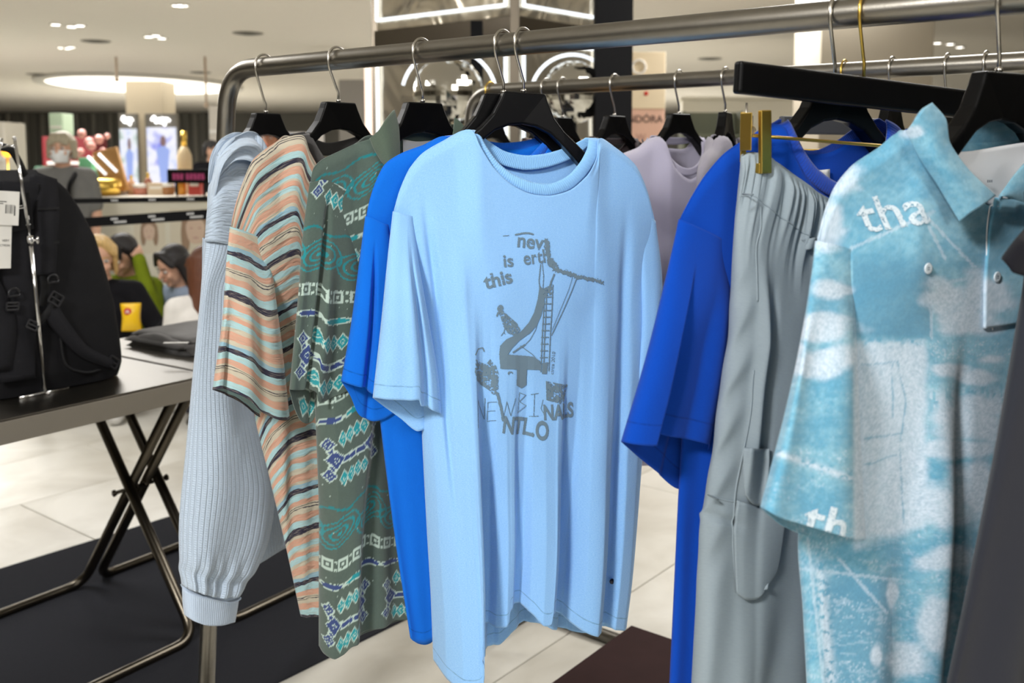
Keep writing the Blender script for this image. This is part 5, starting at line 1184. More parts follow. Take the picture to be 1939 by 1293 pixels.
for p, q in ((lend, corner), (corner, rend)):
    face(p, q, zB + .03, CEIL - .02, 'upper_panel', mirm); face(p, q, .1, zA - .03, 'lower_panel', mirm); face(p, q, zA - .03, zB + .03, 'cross_band', frm, .05); face(p, q, 0, .1, 'plinth', black, .04)
    p3, q3 = Vector((*p, 0)), Vector((*q, 0)); d = (q3 - p3).normalized(); nr = Vector((d.y, -d.x, 0)); nr = nr if nr.y < 0 else -nr; L_ = (q3 - p3).length; o0 = p3 - Vector(mf.location) + nr * .03
    for z0, z1 in ((zB + .085, CEIL - .1), (.3, zA - .045)):
        a, b = o0 + d * .035, o0 + d * (L_ - .035); m = MB(); Z = lambda v, z: v + Vector((0, 0, z))
        for s0, s1 in ((Z(a, z0), Z(b, z0)), (Z(a, z1), Z(b, z1)), (Z(a, z0), Z(a, z1)), (Z(b, z0), Z(b, z1))): m.tube([s0, s1], .009, 8)
        m.build('light_line', led, mf)
for p in (lend, corner, rend):
    m = MB(); m.box(Vector((*p, CEIL / 2 - .01)) - Vector(mf.location), (.05, .05, CEIL - .03)); m.build('corner_post', frm, mf, bevel=.004)
# silver mirror balls with light arcs standing in front of the lower panels
for px, py, rr, lab in ((850, 175, .17, 'silver mirror ball under a glowing arc, left of the black column'), (1085, 175, .15, 'silver mirror ball under a glowing arc, beside the black column')):
    c = at(px, py, 4.75); t = thing('mirror_ball', lab, 'mirror ball', (c[0], c[1], 0), 0., 'silver mirror balls')
    m = MB(); m.ball((0, 0, 0), rr, 40, 22); rg = random.Random(3); m.v = [tuple(q * (1 + rg.uniform(-.007, .007)) for q in p) for p in m.v]
    o = m.build('ball', plain('mirror_facets', (215, 213, 205), .06, 1.), t); o.location = (0, 0, c[2])
    m = MB(); m.tube(arc((0, .03, c[2] - .02), rr * 1.35, .25, math.pi - .25, 24), .008, 8); m.build('light_arc', led, t, True)
    m = MB(); m.tube([(0, 0, 0), (0, 0, c[2] - rr)], .02, 12); m.lathe([(.14, 0), (.14, .02), (.02, .03)], 24); m.build('stand', black, t, True)
pc = at(1159, 300, 4.7); m = MB(); m.box((0, 0, CEIL / 2), (.175, .12, CEIL - .004)); m.box((0, 0, .04), (.2, .15, .08)); o = m.build('black_column', black, None, bevel=.003); o.location = (pc[0], pc[1], 0); tag(o, 'matte black square column rising behind the racks', 'column')
pc = at(904, 300, 4.95); m = MB(); m.box((0, 0, 1.05), (.06, .05, 2.1)); m.box((0, 0, .03), (.1, .1, .06)); o = m.build('black_post', black, None, bevel=.003); o.location = (pc[0], pc[1], 0); tag(o, 'slim black post in front of the mirrored fixture', 'post')
pc = at(702, 300, 5.75); m = MB(); m.box((0, 0, 1.0), (.052, .05, 2.0)); o = m.build('light_column', plain('pink_white_glow', (255, 225, 210), .5, emit=(255, 226, 205), es=1.3), None, bevel=.004); o.location = (pc[0], pc[1], 0); tag(o, 'narrow glowing pinkish light column at the fixture edge', 'lamp')

# ================================================================== far shop floor
# square column with two light boxes
cl = at(276, 300, 19.6); col_m = plain('column_beige', (206, 194, 172), .7)
m = MB(); m.box((0, 0, CEIL / 2), (.74, .74, CEIL)); o = m.build('column', col_m, None, bevel=.01); o.location = (cl[0], cl[1] + .4, 0); tag(o, 'beige square column under the oval ceiling light', 'column')
c2 = at(1655, 300, 8.5); m = MB(); m.box((0, 0, CEIL / 2), (.97, .8, CEIL)); m.box((0, 0, .06), (1.0, .83, .12)); o = m.build('column', plain('column_taupe', (168, 158, 140), .7), None, bevel=.008); o.location = (c2[0], c2[1] + .4, 0); tag(o, 'wide taupe column behind the trouser hanger', 'column')
def light_box(label, px0, px1, py0, py1, Y, rgb_list, sign_rgb=(255, 255, 255), seed=1):
    a, b = at(px0, py0, Y), at(px1, py1, Y); W, z1, z0 = b[0] - a[0], a[2], b[2]; cx = (a[0] + b[0]) / 2
    t = thing('light_box', label, 'light box', (cx, Y, 0), 0., 'advertising light boxes')
    m = MB(); m.box((0, .06, z1 / 2), (W, .1, z1)); m.build('cabinet', plain('light_box_grey', (120, 116, 108), .5), t, bevel=.01)
    zs = z1 - (z1 - z0) * .19
    # picture: pale translucent print with soft colour shapes
    mt, tr, bs = nt('light_box_print_%d' % seed); N = tr.nodes.new; tc = N('ShaderNodeTexCoord'); ns = N('ShaderNodeTexNoise'); ns.inputs['Scale'].default_value = 3.2; ns.inputs['Detail'].default_value = 3; mp = N('ShaderNodeMapping'); mp.inputs['Location'].default_value = (seed * 3.1, 0, seed)
    tr.links.new(tc.outputs['Object'], mp.inputs[0]); tr.links.new(mp.outputs[0], ns.inputs['Vector']); cr = N('ShaderNodeValToRGB'); e = cr.color_ramp.elements
    for i, c in enumerate(rgb_list):
        el = e[i] if i < 2 else e.new(.5); el.position = .3 + .4 * i / (len(rgb_list) - 1); el.color = (*s2l(c), 1)
    tr.links.new(ns.outputs['Fac'], cr.inputs[0]); tr.links.new(cr.outputs[0], bs.inputs['Emission Color']); bs.inputs['Emission Strength'].default_value = 1.15; bs.inputs['Base Color'].default_value = (.02, .02, .02, 1)
    m = MB(); m.box((0, 0, (zs + z0) / 2), (W * .9, .02, zs - z0)); m.build('picture', mt, t)
    # figure on the picture
    h = (zs - z0); m = MB(); m.prism([(-.10 * W, z0 + .02), (.10 * W, z0 + .02), (.16 * W, z0 + h * .45), (.2 * W, z0 + h * .62), (.06 * W, z0 + h * .68), (-.08 * W, z0 + h * .68), (-.22 * W, z0 + h * .6), (-.16 * W, z0 + h * .4)], .004, Matrix.Translation((.05 * W, -.013, 0)))
    m.build('printed_figure', plain('lb_figure', (120, 140, 205), .6, emit=(150, 170, 225), es=.8), t)
    m = MB(); m.ball((.05 * W, -.012, z0 + h * .76), (.09 * W, .004, .1 * h)); m.build('printed_face', plain('lb_face', (120, 96, 96), .6, emit=(130, 105, 110), es=.6), t, True)
    # glowing script lettering on top
    m = MB(); k = W * .28; m.tube(crvec([Vector((-k, -.02, z1 - .13)), Vector((-k * .7, -.02, z1 - .06)), Vector((-k * .5, -.02, z1 - .17)), Vector((-k * .2, -.02, z1 - .1)), Vector((0, -.02, z1 - .17)), Vector((k * .25, -.02, z1 - .08)), Vector((k * .4, -.02, z1 - .22)), Vector((k * .6, -.02, z1 - .1)), Vector((k, -.02, z1 - .14))], 50), .025, 6)
    m.build('script_sign', plain('sign_glow', (255, 255, 255), .5, emit=sign_rgb, es=3), t, True)
light_box('narrow left light box with glowing white script on top', 224, 265, 215, 366, 19.0, [(190, 205, 255), (245, 248, 255), (150, 180, 160)], seed=2)
light_box('wider right light box with glowing white script on top', 274, 340, 215, 352, 18.8, [(120, 130, 240), (250, 250, 255), (205, 215, 255)], seed=5)
# oval cove light
oc = ((at(115, 155, 21)[0] + at(432, 155, 21)[0]) / 2, 21.0); t = thing('cove_light', 'big oval glowing recess in the ceiling around the column', 'ceiling light', (oc[0], oc[1], CEIL - .05))
m = MB(); m.lathe([(1.75, .0), (1.75, .04), (0, .04)], 48); o = m.build('diffuser', plain('cove_glow', (255, 255, 255), .5, emit=(255, 247, 232), es=2.4), t, True); o.scale = (1, 1.45, 1)
m = MB(); m.lathe([(1.75, -.01), (1.95, -.01), (1.95, .045), (1.75, .045)], 48, ring=True); o = m.build('rim', white, t, True); o.scale = (1, 1.45, 1)
# down lights, each a ring with a lit lens
def downlight(px, py, lab, r=.055, lit=True, grp='round ceiling downlights'):
    d = ray(px, py); p = _O + d * ((CEIL - .012 - CAMZ) / d[2]); t = thing('downlight', lab, 'ceiling light', p, 0., grp)
    m = MB(); m.lathe([(r, .012), (r * 1.35, .012), (r * 1.35, 0), (r, -.004)], 20, ring=True); m.build('trim_ring', white, t, True)
    m = MB(); m.lathe([(0, .0), (r, .0), (r, .008), (0, .008)], 20); m.build('lens', plain('downlight_lens', (255, 255, 255), .4, emit=(255, 250, 240), es=9) if lit else plain('speaker_mesh', (70, 68, 64), .8), t, True)
names = ['left', 'middle', 'right']
for grp_, (pts_) in (('nearest cluster of three, upper left', [(106, 47), (136, 51), (152, 49)]), ('cluster right of centre of the left ceiling', [(282, 70), (296, 68), (307, 73)]), ('small far cluster above the masked woman', [(118, 91), (127, 92), (135, 90)]), ('cluster above the print polo', [(1775, 82), (1800, 84), (1818, 90)]), ('pair at the top edge of the ceiling', [(337, 11), (346, 11)])):
    for k, (a, b) in enumerate(pts_): downlight(a, b, 'lit round ceiling downlight, %s of the %s' % (names[k] if len(pts_) == 3 else ('left', 'right')[k], grp_))
for k, (a, b) in enumerate([(1340, 197), (1386, 201)]): downlight(a, b, 'far bright ceiling spot seen %s of the edge-on hanger' % ('left', 'right')[k], .12)
for k, (a, b, lab) in enumerate([(182, 79, 'dark round ceiling vent between the downlight clusters'), (470, 64, 'dark round ceiling vent left of the mirrored fixture'), (70, 141, 'dark ceiling vent left of the oval light'), (380, 138, 'dark ceiling vent right of the oval light'), (1345, 112, 'dark ceiling vent above the rear rack')]):
    d = ray(a, b); p = _O + d * ((CEIL - .01 - CAMZ) / d[2]); t = thing('ceiling_vent', lab, 'vent', p, 0., 'ceiling vents'); rr = .18
    m = MB(); m.lathe([(rr, 0), (rr * 1.1, .008), (rr * 1.1, .01), (0, .01)], 24); m.build('frame', plain('vent_grey', (130, 126, 118), .6), t, True)
    for q in range(4): m = MB(); m.lathe([(rr * (.25 + .2 * q), -.002), (rr * (.32 + .2 * q), -.002), (rr * (.32 + .2 * q), .002), (rr * (.25 + .2 * q), .002)], 24, ring=True); m.build('ring_slat', plain('vent_dark', (66, 64, 60), .7), t, True)
# sprinkler / hanging camera pole near the oval
for k, (px, lab) in enumerate(((222, 'thin hanging rod left of the beige column'), (390, 'thin hanging rod right of the beige column'))):
    p = at(px, 160, 15.5); m = MB(); m.tube([(0, 0, CEIL), (0, 0, CEIL - .35 - .4 * k)], .02, 8); m.ball((0, 0, CEIL - .35 - .4 * k), .04); o = m.build('hanging_rod', plain('rod_warm', (190, 170, 150), .6), None, True); o.location = (p[0], p[1], 0); tag(o, lab, 'rod')

# white counter with pictures on its front, behind the seated people
CY_ = 7.6; a, b = at(150, 372, CY_), at(640, 372, CY_); ct = thing('counter', 'white shop counter with portrait pictures on its front', 'counter', ((a[0] + b[0]) / 2, CY_ + .4, 0)); W = b[0] - a[0]; Hc = a[2]
m = MB(); m.box((0, 0, Hc / 2 - .02), (W, .8, Hc - .04)); m.build('body', plain('counter_white', (226, 222, 206), .5), ct, bevel=.008)
m = MB(); m.box((0, 0, Hc - .02), (W + .06, .86, .04)); m.build('top', plain('counter_top', (214, 206, 190), .4), ct, bevel=.006)
ski = plain('printed_skin', (216, 192, 172), .7); prh = plain('printed_hair', (160, 134, 112), .7)
for px, hh, ha in ((284, .12, 1), (372, .2, 1)):
    c = at(px, 445, CY_); x = c[0] - ct.location.x; z = c[2]
    m = MB(); m.prism([(x - hh, z - hh * 1.2), (x + hh, z - hh * 1.2), (x + hh, z + hh), (x - hh, z + hh)], .006, Matrix.Translation((0, -.404, 0))); pn = m.build('portrait_panel', plain('portrait_ground', (220, 212, 192), .6), ct)
    m = MB(); m.ball((x, -.41, z + hh * .2), (hh * .42, .004, hh * .55)); m.build('printed_face', ski, pn, True)
    m = MB(); m.ball((x, -.409, z + hh * .45), (hh * .55, .003, hh * .5)); m.ball((x - hh * .4, -.409, z), (hh * .18, .003, hh * .7)); m.ball((x + hh * .4, -.409, z), (hh * .18, .003, hh * .7)); m.build('printed_hair', prh, pn, True)
    m = MB()
    for sx in (-.16, .16): m.ball((x + sx * hh, -.415, z + hh * .28), (hh * .07, .002, hh * .03))
    m.ball((x, -.415, z - hh * .1), (hh * .12, .002, hh * .03)); m.build('printed_features', plain('printed_features', (192, 150, 138), .7), pn, True)
# things on the counter: each product its own
random.seed(5)
def product(kind, px, w_, h_, d_, rgb, lab, Y=None, em=0):
    Y = Y or CY_ + .3; p = at(px, 372, Y); rgb = tuple(rgb); mt = plain('prod_%d_%d_%d_%d' % (*rgb, int(em * 10)), rgb, .45, emit=rgb if em else None, es=em); m = MB(); z = Hc + .001
    t = thing(kind, lab, 'cosmetics' if kind != 'flower_vase' else 'vase', (p[0], Y, z), 0., 'products on the white counter')
    if kind in ('cosmetic_box',): m.box((0, 0, h_ / 2), (w_, d_, h_)); m.build('carton', mt, t, bevel=.004); m = MB(); m.box((0, -d_ / 2 - .001, h_ * .6), (w_ * .7, .002, h_ * .18)); m.build('printed_band', white, t)
    elif kind == 'bottle':
        m.lathe([(w_ / 2, 0), (w_ / 2, h_ * .62), (w_ * .3, h_ * .72), (w_ * .18, h_ * .76)], 16); m.build('glass', mt, t, True); m = MB(); m.lathe([(w_ * .2, h_ * .76), (w_ * .2, h_), (.0, h_)], 16); m.build('cap', gold, t, True)
    elif kind == 'jar':
        m.lathe([(w_ * .45, 0), (w_ / 2, h_ * .1), (w_ / 2, h_ * .6), (w_ * .42, h_ * .66)], 16); m.build('glass', mt, t, True); m = MB(); m.lathe([(w_ * .5, h_ * .66), (w_ * .5, h_), (0, h_)], 16); m.build('lid', white, t, True)
    elif kind == 'flower_vase':
        m.lathe([(w_ * .3, 0), (w_ / 2, h_ * .2), (w_ * .35, h_ * .45), (w_ * .4, h_ * .5)], 16); m.build('vase_body', white, t, True); m = MB()
        for q in range(14): m.ball((random.uniform(-.5, .5) * w_, random.uniform(-.4, .4) * w_, h_ * random.uniform(.55, 1)), .035 * random.uniform(.7, 1.2), 8, 6)
        m.build('blossom', mt, t, True)
    return t
product('cosmetic_box', 168, .10, .30, .08, (120, 196, 150), 'mint green carton on the counter beside the masked woman')
product('cosmetic_box', 176, .16, .20, .1, (140, 210, 175), 'wide mint green carton nearest the gold display')
product('bottle', 192, .06, .22, .06, (190, 50, 46), 'red bottle on the counter left of the gold display')
product('jar', 232, .10, .10, .1, (226, 214, 200), 'cream jar in front of the left light box')
product('bottle', 250, .06, .16, .06, (206, 160, 120), 'amber bottle with a gold cap before the light boxes')
product('jar', 268, .12, .09, .1, (186, 120, 100), 'reddish jar between the light boxes')
product('bottle', 282, .06, .18, .06, (150, 90, 70), 'dark brown bottle before the wide light box')
product('cosmetic_box', 300, .14, .10, .1, (204, 186, 160), 'low beige carton before the wide light box')
product('jar', 318, .11, .1, .1, (160, 110, 66), 'brown jar left of the pink-lettered sign')
product('bottle', 345, .07, .17, .06, (206, 140, 40), 'orange bottle below the pink-lettered sign')
product('cosmetic_box', 372, .10, .14, .08, (180, 60, 50), 'small red carton below the pink-lettered sign')
product('bottle', 352, .12, .52, .06, (196, 176, 140), 'tall champagne coloured bottle behind the dark sign', CY_ + .6)
product('flower_vase', 181, .24, .50, .2, (206, 150, 140), 'pale vase of pinkish flowers left of the gold display', CY_ + .6)
# gold illuminated display panel on the counter
p = at(208, 372, CY_ + .2); t = thing('lit_display', 'slanted gold display panel with two bright light tubes', 'display', (p[0], CY_ + .2, Hc)); rt = Matrix.Rotation(R(-14), 3, 'Y')
m = MB(); m.box((0, .05, .19), (.2, .04, .36), rt); m.build('panel', plain('panel_gold', (196, 150, 96), .3, .4), t, bevel=.005)
for sx in (-.04, .05): m = MB(); m.tube([rt @ Vector((sx - .05, .02, .34)), rt @ Vector((sx + .05, .02, .17))], .011, 8); m.build('light_tube', led, t, True)
m = MB(); m.lathe([(.12, 0), (.15, .05), (.14, .12), (.10, .14)], 20, (-.03, -.05, 0)); m.build('gold_bowl', gold, t, True)
# dark sign with pink lettering
p = at(357, 334, CY_ + .1); t = thing('counter_sign', 'black sign board with blurred pink lettering above the counter', 'sign', (p[0], CY_ + .1, Hc + .001)); hz = p[2] - Hc
m = MB(); m.box((.02, 0, hz), (.36, .04, .11)); m.box((-.1, .02, hz / 2 - .03), (.02, .02, max(.02, hz - .05))); m.box((.12, .02, hz / 2 - .03), (.02, .02, max(.02, hz - .05))); m.build('board', black, t, bevel=.004)
m = MB()
for k, x in enumerate((-.105, -.075, -.045, .0, .03, .06, .09, .12)): m.box((x, -.021, hz - .002), (.022, .002, .05)); m.box((x + .004, -.022, hz + .012 - .02 * (k % 2)), (.028, .002, .008))
m.build('lettering', plain('pink_letter', (150, 50, 96), .6, emit=(150, 50, 96), es=.25), t)

# belt barriers
BY = 5.0
def post(px, lab, Y):
    p = at(px, 400, Y); t = thing('barrier_post', lab, 'barrier post', (p[0], Y, 0), 0., 'belt barrier posts')
    m = MB(); m.lathe([(.16, 0), (.16, .02), (.05, .035)], 28); m.build('base', black, t, True); m = MB(); m.tube([(0, 0, .03), (0, 0, 1.2)], .03, 16); m.build('tube', black, t, True); m = MB(); m.lathe([(.036, 1.13), (.036, 1.235), (.02, 1.245)], 20); m.build('belt_head', black, t, True); return p
pa = post(60, 'black barrier post hidden behind the backpack', BY + .3); pb = post(480, 'black barrier post hidden behind the hoodie', BY - .05)
for k, (ya, yb_, hh, lab) in enumerate(((382, 376, .026, 'upper black barrier belt with small white lettering'), (428, 400, .052, 'lower wide black barrier belt with white lettering'))):
    A = at(60, ya, BY + .27); B = at(480, yb_ - (0 if k else 1), BY - .08); t = thing('barrier_belt', lab, 'barrier belt', A, 0., 'barrier belts'); v = Vector(B - A); L_ = v.length; rot = v.to_track_quat('X', 'Z').to_matrix()
    m = MB(); m.box(rot @ Vector((L_ / 2, 0, 0)), (L_, .003, hh), rot); m.build('belt', black, t)
    pr = plain('belt_white', (190, 190, 188), .7)
    for q in range(3):
        for r_ in range(2 if k else 1):
            m = MB(); x = L_ * (.38 + .17 * q)
            for s_ in range(4 + 3 * r_): m.box(rot @ Vector((x + s_ * .011 + .018 * r_, -.0025, (.009 - .018 * r_) if k else 0)), (.008, .001, .011 if k else .008), rot)
            m.build('lettering', pr, t)

# right background: pale partition, sign panel
p0, p1 = at(1290, 190, 13), at(2300, 190, 13); m = MB(); m.box((0, 0, p0[2] / 2), (p1[0] - p0[0], .2, p0[2])); m.box((0, 0, p0[2] + .02), (p1[0] - p0[0] + .06, .26, .04)); o = m.build('partition', plain('partition_cream', (226, 220, 202), .7), None, bevel=.01); o.location = ((p0[0] + p1[0]) / 2, 13, 0); tag(o, 'long cream partition wall behind the rear rack', 'partition')
p0, p1 = at(1292, 212, 12), at(1400, 212, 12); t = thing('product_shelf', 'dark green shelving in front of the cream partition', 'shelf', ((p0[0] + p1[0]) / 2, 12, 0)); Wd = p1[0] - p0[0]
m = MB(); m.box((0, .15, p0[2] / 2), (Wd, .03, p0[2])); m.build('back_panel', plain('shelf_green', (92, 96, 78), .7), t)
for k in range(5): m = MB(); m.box((0, 0, .25 + k * .36), (Wd, .3, .03)); m.build('shelf_board', plain('shelf_green', (92, 96, 78), .7), t)
for sx in (-1, 1): m = MB(); m.box((sx * Wd / 2, 0, p0[2] / 2), (.03, .32, p0[2])); m.build('side', plain('shelf_green', (92, 96, 78), .7), t)
a, b = at(1150, 100, 9), at(1256, 300, 9); t = thing('shop_sign', 'blush pink shop sign panel with dark capital lettering', 'sign', ((a[0] + b[0]) / 2, 9, 0))
W = b[0] - a[0]; m = MB(); m.box((0, 0, a[2] / 2), (W, .12, a[2])); m.build('panel', plain('sign_blush', (228, 184, 162), .6), t, bevel=.01)
dkp = plain('sign_letter', (70, 48, 48), .6); z = at(1200, 232, 9)[2]
text_mesh('lettering', 'PANDÓRA', .062, dkp, t, Matrix.Translation((.035, -.063, z)), .01); text_mesh('lettering', 'W', .06, plain('sign_letter_soft', (176, 130, 120), .6), t, Matrix.Translation((at(1212, 262, 9)[0] - t.location.x, -.063, at(1200, 266, 9)[2])), .0)
zc_ = at(1200, 207, 9)[2]; m = MB(); m.box((0, -.01, (zc_ + a[2]) / 2 + .002), (W + .004, .112, a[2] - zc_)); m.build('upper_panel', plain('sign_cream', (236, 218, 186), .6), t, bevel=.006)
m = MB(); m.ball((at(1222, 178, 9)[0] - t.location.x, -.068, at(1222, 178, 9)[2]), (.02, .004, .02)); m.build('red_mark', plain('mark_red', (200, 40, 30), .5), t, True)
m = MB(); m.tube(arc((.02, -.08, at(1205, 128, 9)[2]), .06, 0, math.pi * 2, 24), .01, 8); m.build('ring_emblem', plain('emblem_white', (240, 236, 230), .5), t, True)

# red and green far kiosks
for px0, px1, py0, py1, Y, rgb, lab in ((76, 180, 258, 330, 16, (120, 20, 28), 'dark red kiosk behind the masked woman'), (90, 118, 214, 252, 20, (190, 214, 190), 'pale green poster stand on the far wall'), (150, 185, 310, 345, 12, (110, 190, 150), 'mint green kiosk right of the masked woman'), (60, 84, 315, 345, 12, (120, 196, 156), 'mint green kiosk left of the masked woman'), (392, 418, 200, 270, 12, (206, 200, 190), 'pale panel beside the left rack post'), (-30, 8, 230, 330, 11, (214, 208, 196), 'cream stand at the far left edge'), (640, 700, 150, 400, 14, (150, 146, 142), 'grey shop front beyond the striped shirt'), (540, 600, 250, 420, 11, (196, 192, 190), 'pale counter beyond the hoodie hanger')):
    a, b = at(px0, py0, Y), at(px1, py1, Y); t = thing('kiosk', lab, 'kiosk', ((a[0] + b[0]) / 2, Y, 0), 0., 'far kiosks'); mt = plain('kiosk_%d_%d_%d' % rgb, rgb, .6); W = b[0] - a[0]
    m = MB(); m.box((0, .3, b[2] / 2), (W * .96, .5, b[2])); m.build('base', mt, t, bevel=.01); m = MB(); m.box((0, .3, (a[2] + b[2]) / 2), (W, .5, a[2] - b[2])); m.build('header', mt, t, bevel=.02); m = MB(); m.box((0, .04, b[2] + (a[2] - b[2]) * .3), (W * .8, .03, .05)); m.build('shelf_edge', white, t)
p = at(14, 288, 9); t = thing('globe_lamp', 'small glowing orange globe lamp far left', 'lamp', (p[0], 9, 0)); m = MB(); m.ball((0, 0, p[2]), .05); m.build('globe', plain('orange_glow', (255, 190, 70), .5, emit=(255, 176, 50), es=2), t, True); m = MB(); m.tube([(0, 0, 0), (0, 0, p[2] - .05)], .012, 8); m.lathe([(.12, 0), (.12, .015), (.012, .03)], 20); m.build('stem', gold, t, True)

# ================================================================== people
skin = plain('skin_light', (214, 168, 142), .55); skin_d = plain('skin_tan', (176, 122, 94), .55)
lipm = plain('lips', (170, 84, 80), .5); eyem = plain('eye_dark', (34, 24, 22), .3); eyew = plain('eye_white', (225, 222, 216), .3)
def remesh(o, vox, it=4):
    r = o.modifiers.new('remesh', 'REMESH'); r.mode = 'VOXEL'; r.voxel_size = vox; r.use_smooth_shade = True
    s = o.modifiers.new('smooth', 'SMOOTH'); s.factor = .5; s.iterations = it; return o
def person(label, loc, rotz, J, cloth, hairf, top_rgb, bottom_rgb=None, sk=None, mask=False, extra=None, sleeve='long', head=(0, 0, 1.5), hrot=(0, 0, 0), grp='people in the shop'):
    """J: joints in metres, local frame facing -y. One continuous skin body, clothing and hair as children"""
    t = thing('person', label, 'person', loc, rotz, grp); sk = sk or skin; V = Vector
    mb = MB(); H = V(head); Rh = Matrix.Rotation(hrot[2], 3, 'Z') @ Matrix.Rotation(hrot[0], 3, 'X') @ Matrix.Rotation(hrot[1], 3, 'Y'); hp_ = lambda x, y, z: H + Rh @ V((x, y, z))
    mb.ball(hp_(0, .012, .018), (.074, .092, .098), 20, 14, Rh); mb.ball(hp_(0, -.022, -.05), (.056, .06, .062), 16, 12, Rh); mb.cap(hp_(0, -.088, .0), hp_(0, -.104, -.026), .009, .014)
    mb.ball(hp_(0, -.078, -.058), (.022, .012, .012), 10, 8, Rh); mb.ball(hp_(0, -.066, -.094), (.022, .02, .018), 10, 8, Rh)
    for sx in (-1, 1): mb.ball(hp_(sx * .078, .012, -.008), (.010, .02, .032), 10, 8, Rh); mb.ball(hp_(sx * .038, -.066, -.034), (.022, .018, .02), 10, 8, Rh)
    nk = V(J['neck']); mb.cap(hp_(0, .02, -.07), nk, .05, .056); ch, hip = V(J['chest']), V(J['hip'])
    for sx in (-.07, 0, .07): mb.cap(ch + V((sx, 0, .0)), hip + V((sx * .9, 0, 0)), .095, .10)
    cm = MB()
    for sx in (-.075, 0, .075): cm.cap(ch + V((sx, 0, .01)), hip + V((sx * .95, 0, -.02)), .112, .118)
    cm.cap(nk + V((0, 0, -.035)), ch + V((0, 0, .05)), .066, .10)
    for s in 'LR':
        sh, el, wr = V(J['sh' + s]), V(J['el' + s]), V(J['wr' + s]); mb.cap(nk + V((0, 0, -.05)), sh, .055, .052); mb.cap(sh, el, .05, .04); mb.cap(el, wr, .039, .027)
        cm.cap(nk + V((0, 0, -.06)), sh, .07, .068)
        if sleeve == 'long': cm.cap(sh, el, .066, .056); cm.cap(el, wr, .056, .042)
        else: cm.cap(sh, sh + (el - sh) * .72, .068, .066)
        fw = (wr - el).normalized(); sd = fw.cross(V((0, 0, 1)) if abs(fw.z) < .9 else V((0, 1, 0))).normalized(); up = sd.cross(fw); pc = wr + fw * .045
        mb.cap(wr, pc, .024, .03); mb.cap(wr + fw * .03 + sd * .02, pc + sd * .028, .018, .014); mb.cap(wr + fw * .03 - sd * .02, pc - sd * .028, .018, .014); cu = J.get('curl' + s, .35)
        for i, (o_, L_) in enumerate(((-.03, .060), (-.01, .070), (.011, .066), (.031, .052))):
            b0 = pc + sd * o_ + fw * .02; b1 = b0 + (fw * math.cos(cu) - up * math.sin(cu)) * L_ * .5; b2 = b1 + (fw * math.cos(cu * 2.4) - up * math.sin(cu * 2.4)) * L_ * .5; mb.cap(b0, b1, .0095, .009, 8, 3); mb.cap(b1, b2, .009, .0078, 8, 3)
        k0 = wr + fw * .02 - sd * .026; k1 = k0 + (fw * .7 - sd * .7) * .035; mb.cap(k0, k1, .012, .010, 8, 3); mb.cap(k1, k1 + (fw * .9 - up * .4) * .03, .010, .008, 8, 3)
    pm_ = MB(); has = bottom_rgb is not None
    if has:
        for s in 'LR':
            hj, kn, an, to = V(J['hj' + s]), V(J['kn' + s]), V(J['an' + s]), V(J['to' + s]); mb.cap(hj, kn, .078, .054); mb.cap(kn, an, .052, .036); mb.cap(an, to, .036, .03)
            pm_.cap(hj, kn, .094, .072); pm_.cap(kn, an + (kn - an) * .06, .07, .058); pm_.cap(hip, hj, .11, .098)
    remesh(mb.build('body', sk, t, True), .0085, 3)
    remesh(cm.build('top', fabric_o('cloth_%d_%d_%d' % top_rgb, top_rgb), t, True), .014, 6)
    if has:
        remesh(pm_.build('trousers', fabric_o('cloth_%d_%d_%d' % bottom_rgb, bottom_rgb), t, True), .014, 5)
        for s in 'LR':
            sm_ = MB(); an, to = V(J['an' + s]), V(J['to' + s]); sm_.cap(an + V((0, .02, -.03)), to + V((0, 0, .0)), .045, .042); sm_.cap(an + V((0, .02, -.03)), an + V((0, .02, .02)), .045, .044)
            remesh(sm_.build('shoe', plain('shoe_white', (206, 204, 200), .6), t, True), .012, 3)
    for sx in (-1, 1):
        e = MB(); e.ball(hp_(sx * .032, -.0745, .002), (.0145, .008, .0085), 10, 8, Rh); eo = e.build('eye', eyew, t, True); e = MB(); e.ball(hp_(sx * .032, -.082, .002), (.006, .003, .0065), 8, 6, Rh); e.build('iris', eyem, eo, True)
        e = MB(); e.cap(hp_(sx * .016, -.083, .022), hp_(sx * .05, -.074, .024), .0035, .0028, 8, 2); e.build('eyebrow', hairf[1], t, True)
    if not mask: e = MB(); e.ball(hp_(0, -.0885, -.056), (.022, .006, .007), 12, 8, Rh); e.build('lips', lipm, t, True)
    else:
        P = np.zeros((14, 18, 3))
        for i in range(14):
            for j in range(18):
                v_ = i / 13; u_ = j / 17 * 2 - 1; wz_ = .062 * (1 - .25 * v_); y = -.112 + .075 * abs(u_) ** 2.2 + .03 * (v_ - .45) ** 2 * 2; q = hp_(u_ * wz_ * 1.12, y, -.012 - v_ * .09); P[i, j] = q
        mesh_grid('face_mask', P, plain('mask_white', (232, 234, 236), .7), t, False, np.stack([P[..., 0], P[..., 2]], -1), None, None, .003)
        e = MB()
        for sx in (-1, 1): e.tube([hp_(sx * .064, -.04, -.03), hp_(sx * .078, .0, -.015), hp_(sx * .084, .03, -.02), hp_(sx * .064, -.03, -.08)], .002, 6)
        e.build('mask_loops', plain('mask_white', (232, 234, 236), .7), t, True)
    hm_ = MB(); hairf[0](hm_, hp_, Rh); remesh(hm_.build('hair', hairf[1], t, True), .011, 3)
    if extra: extra(t, hp_, Rh)
    return t
def fabric_o(name, rgb): return plain(name, rgb, .9, spec=.15, bump=.3, bscale=500, var=.12, vscale=20)
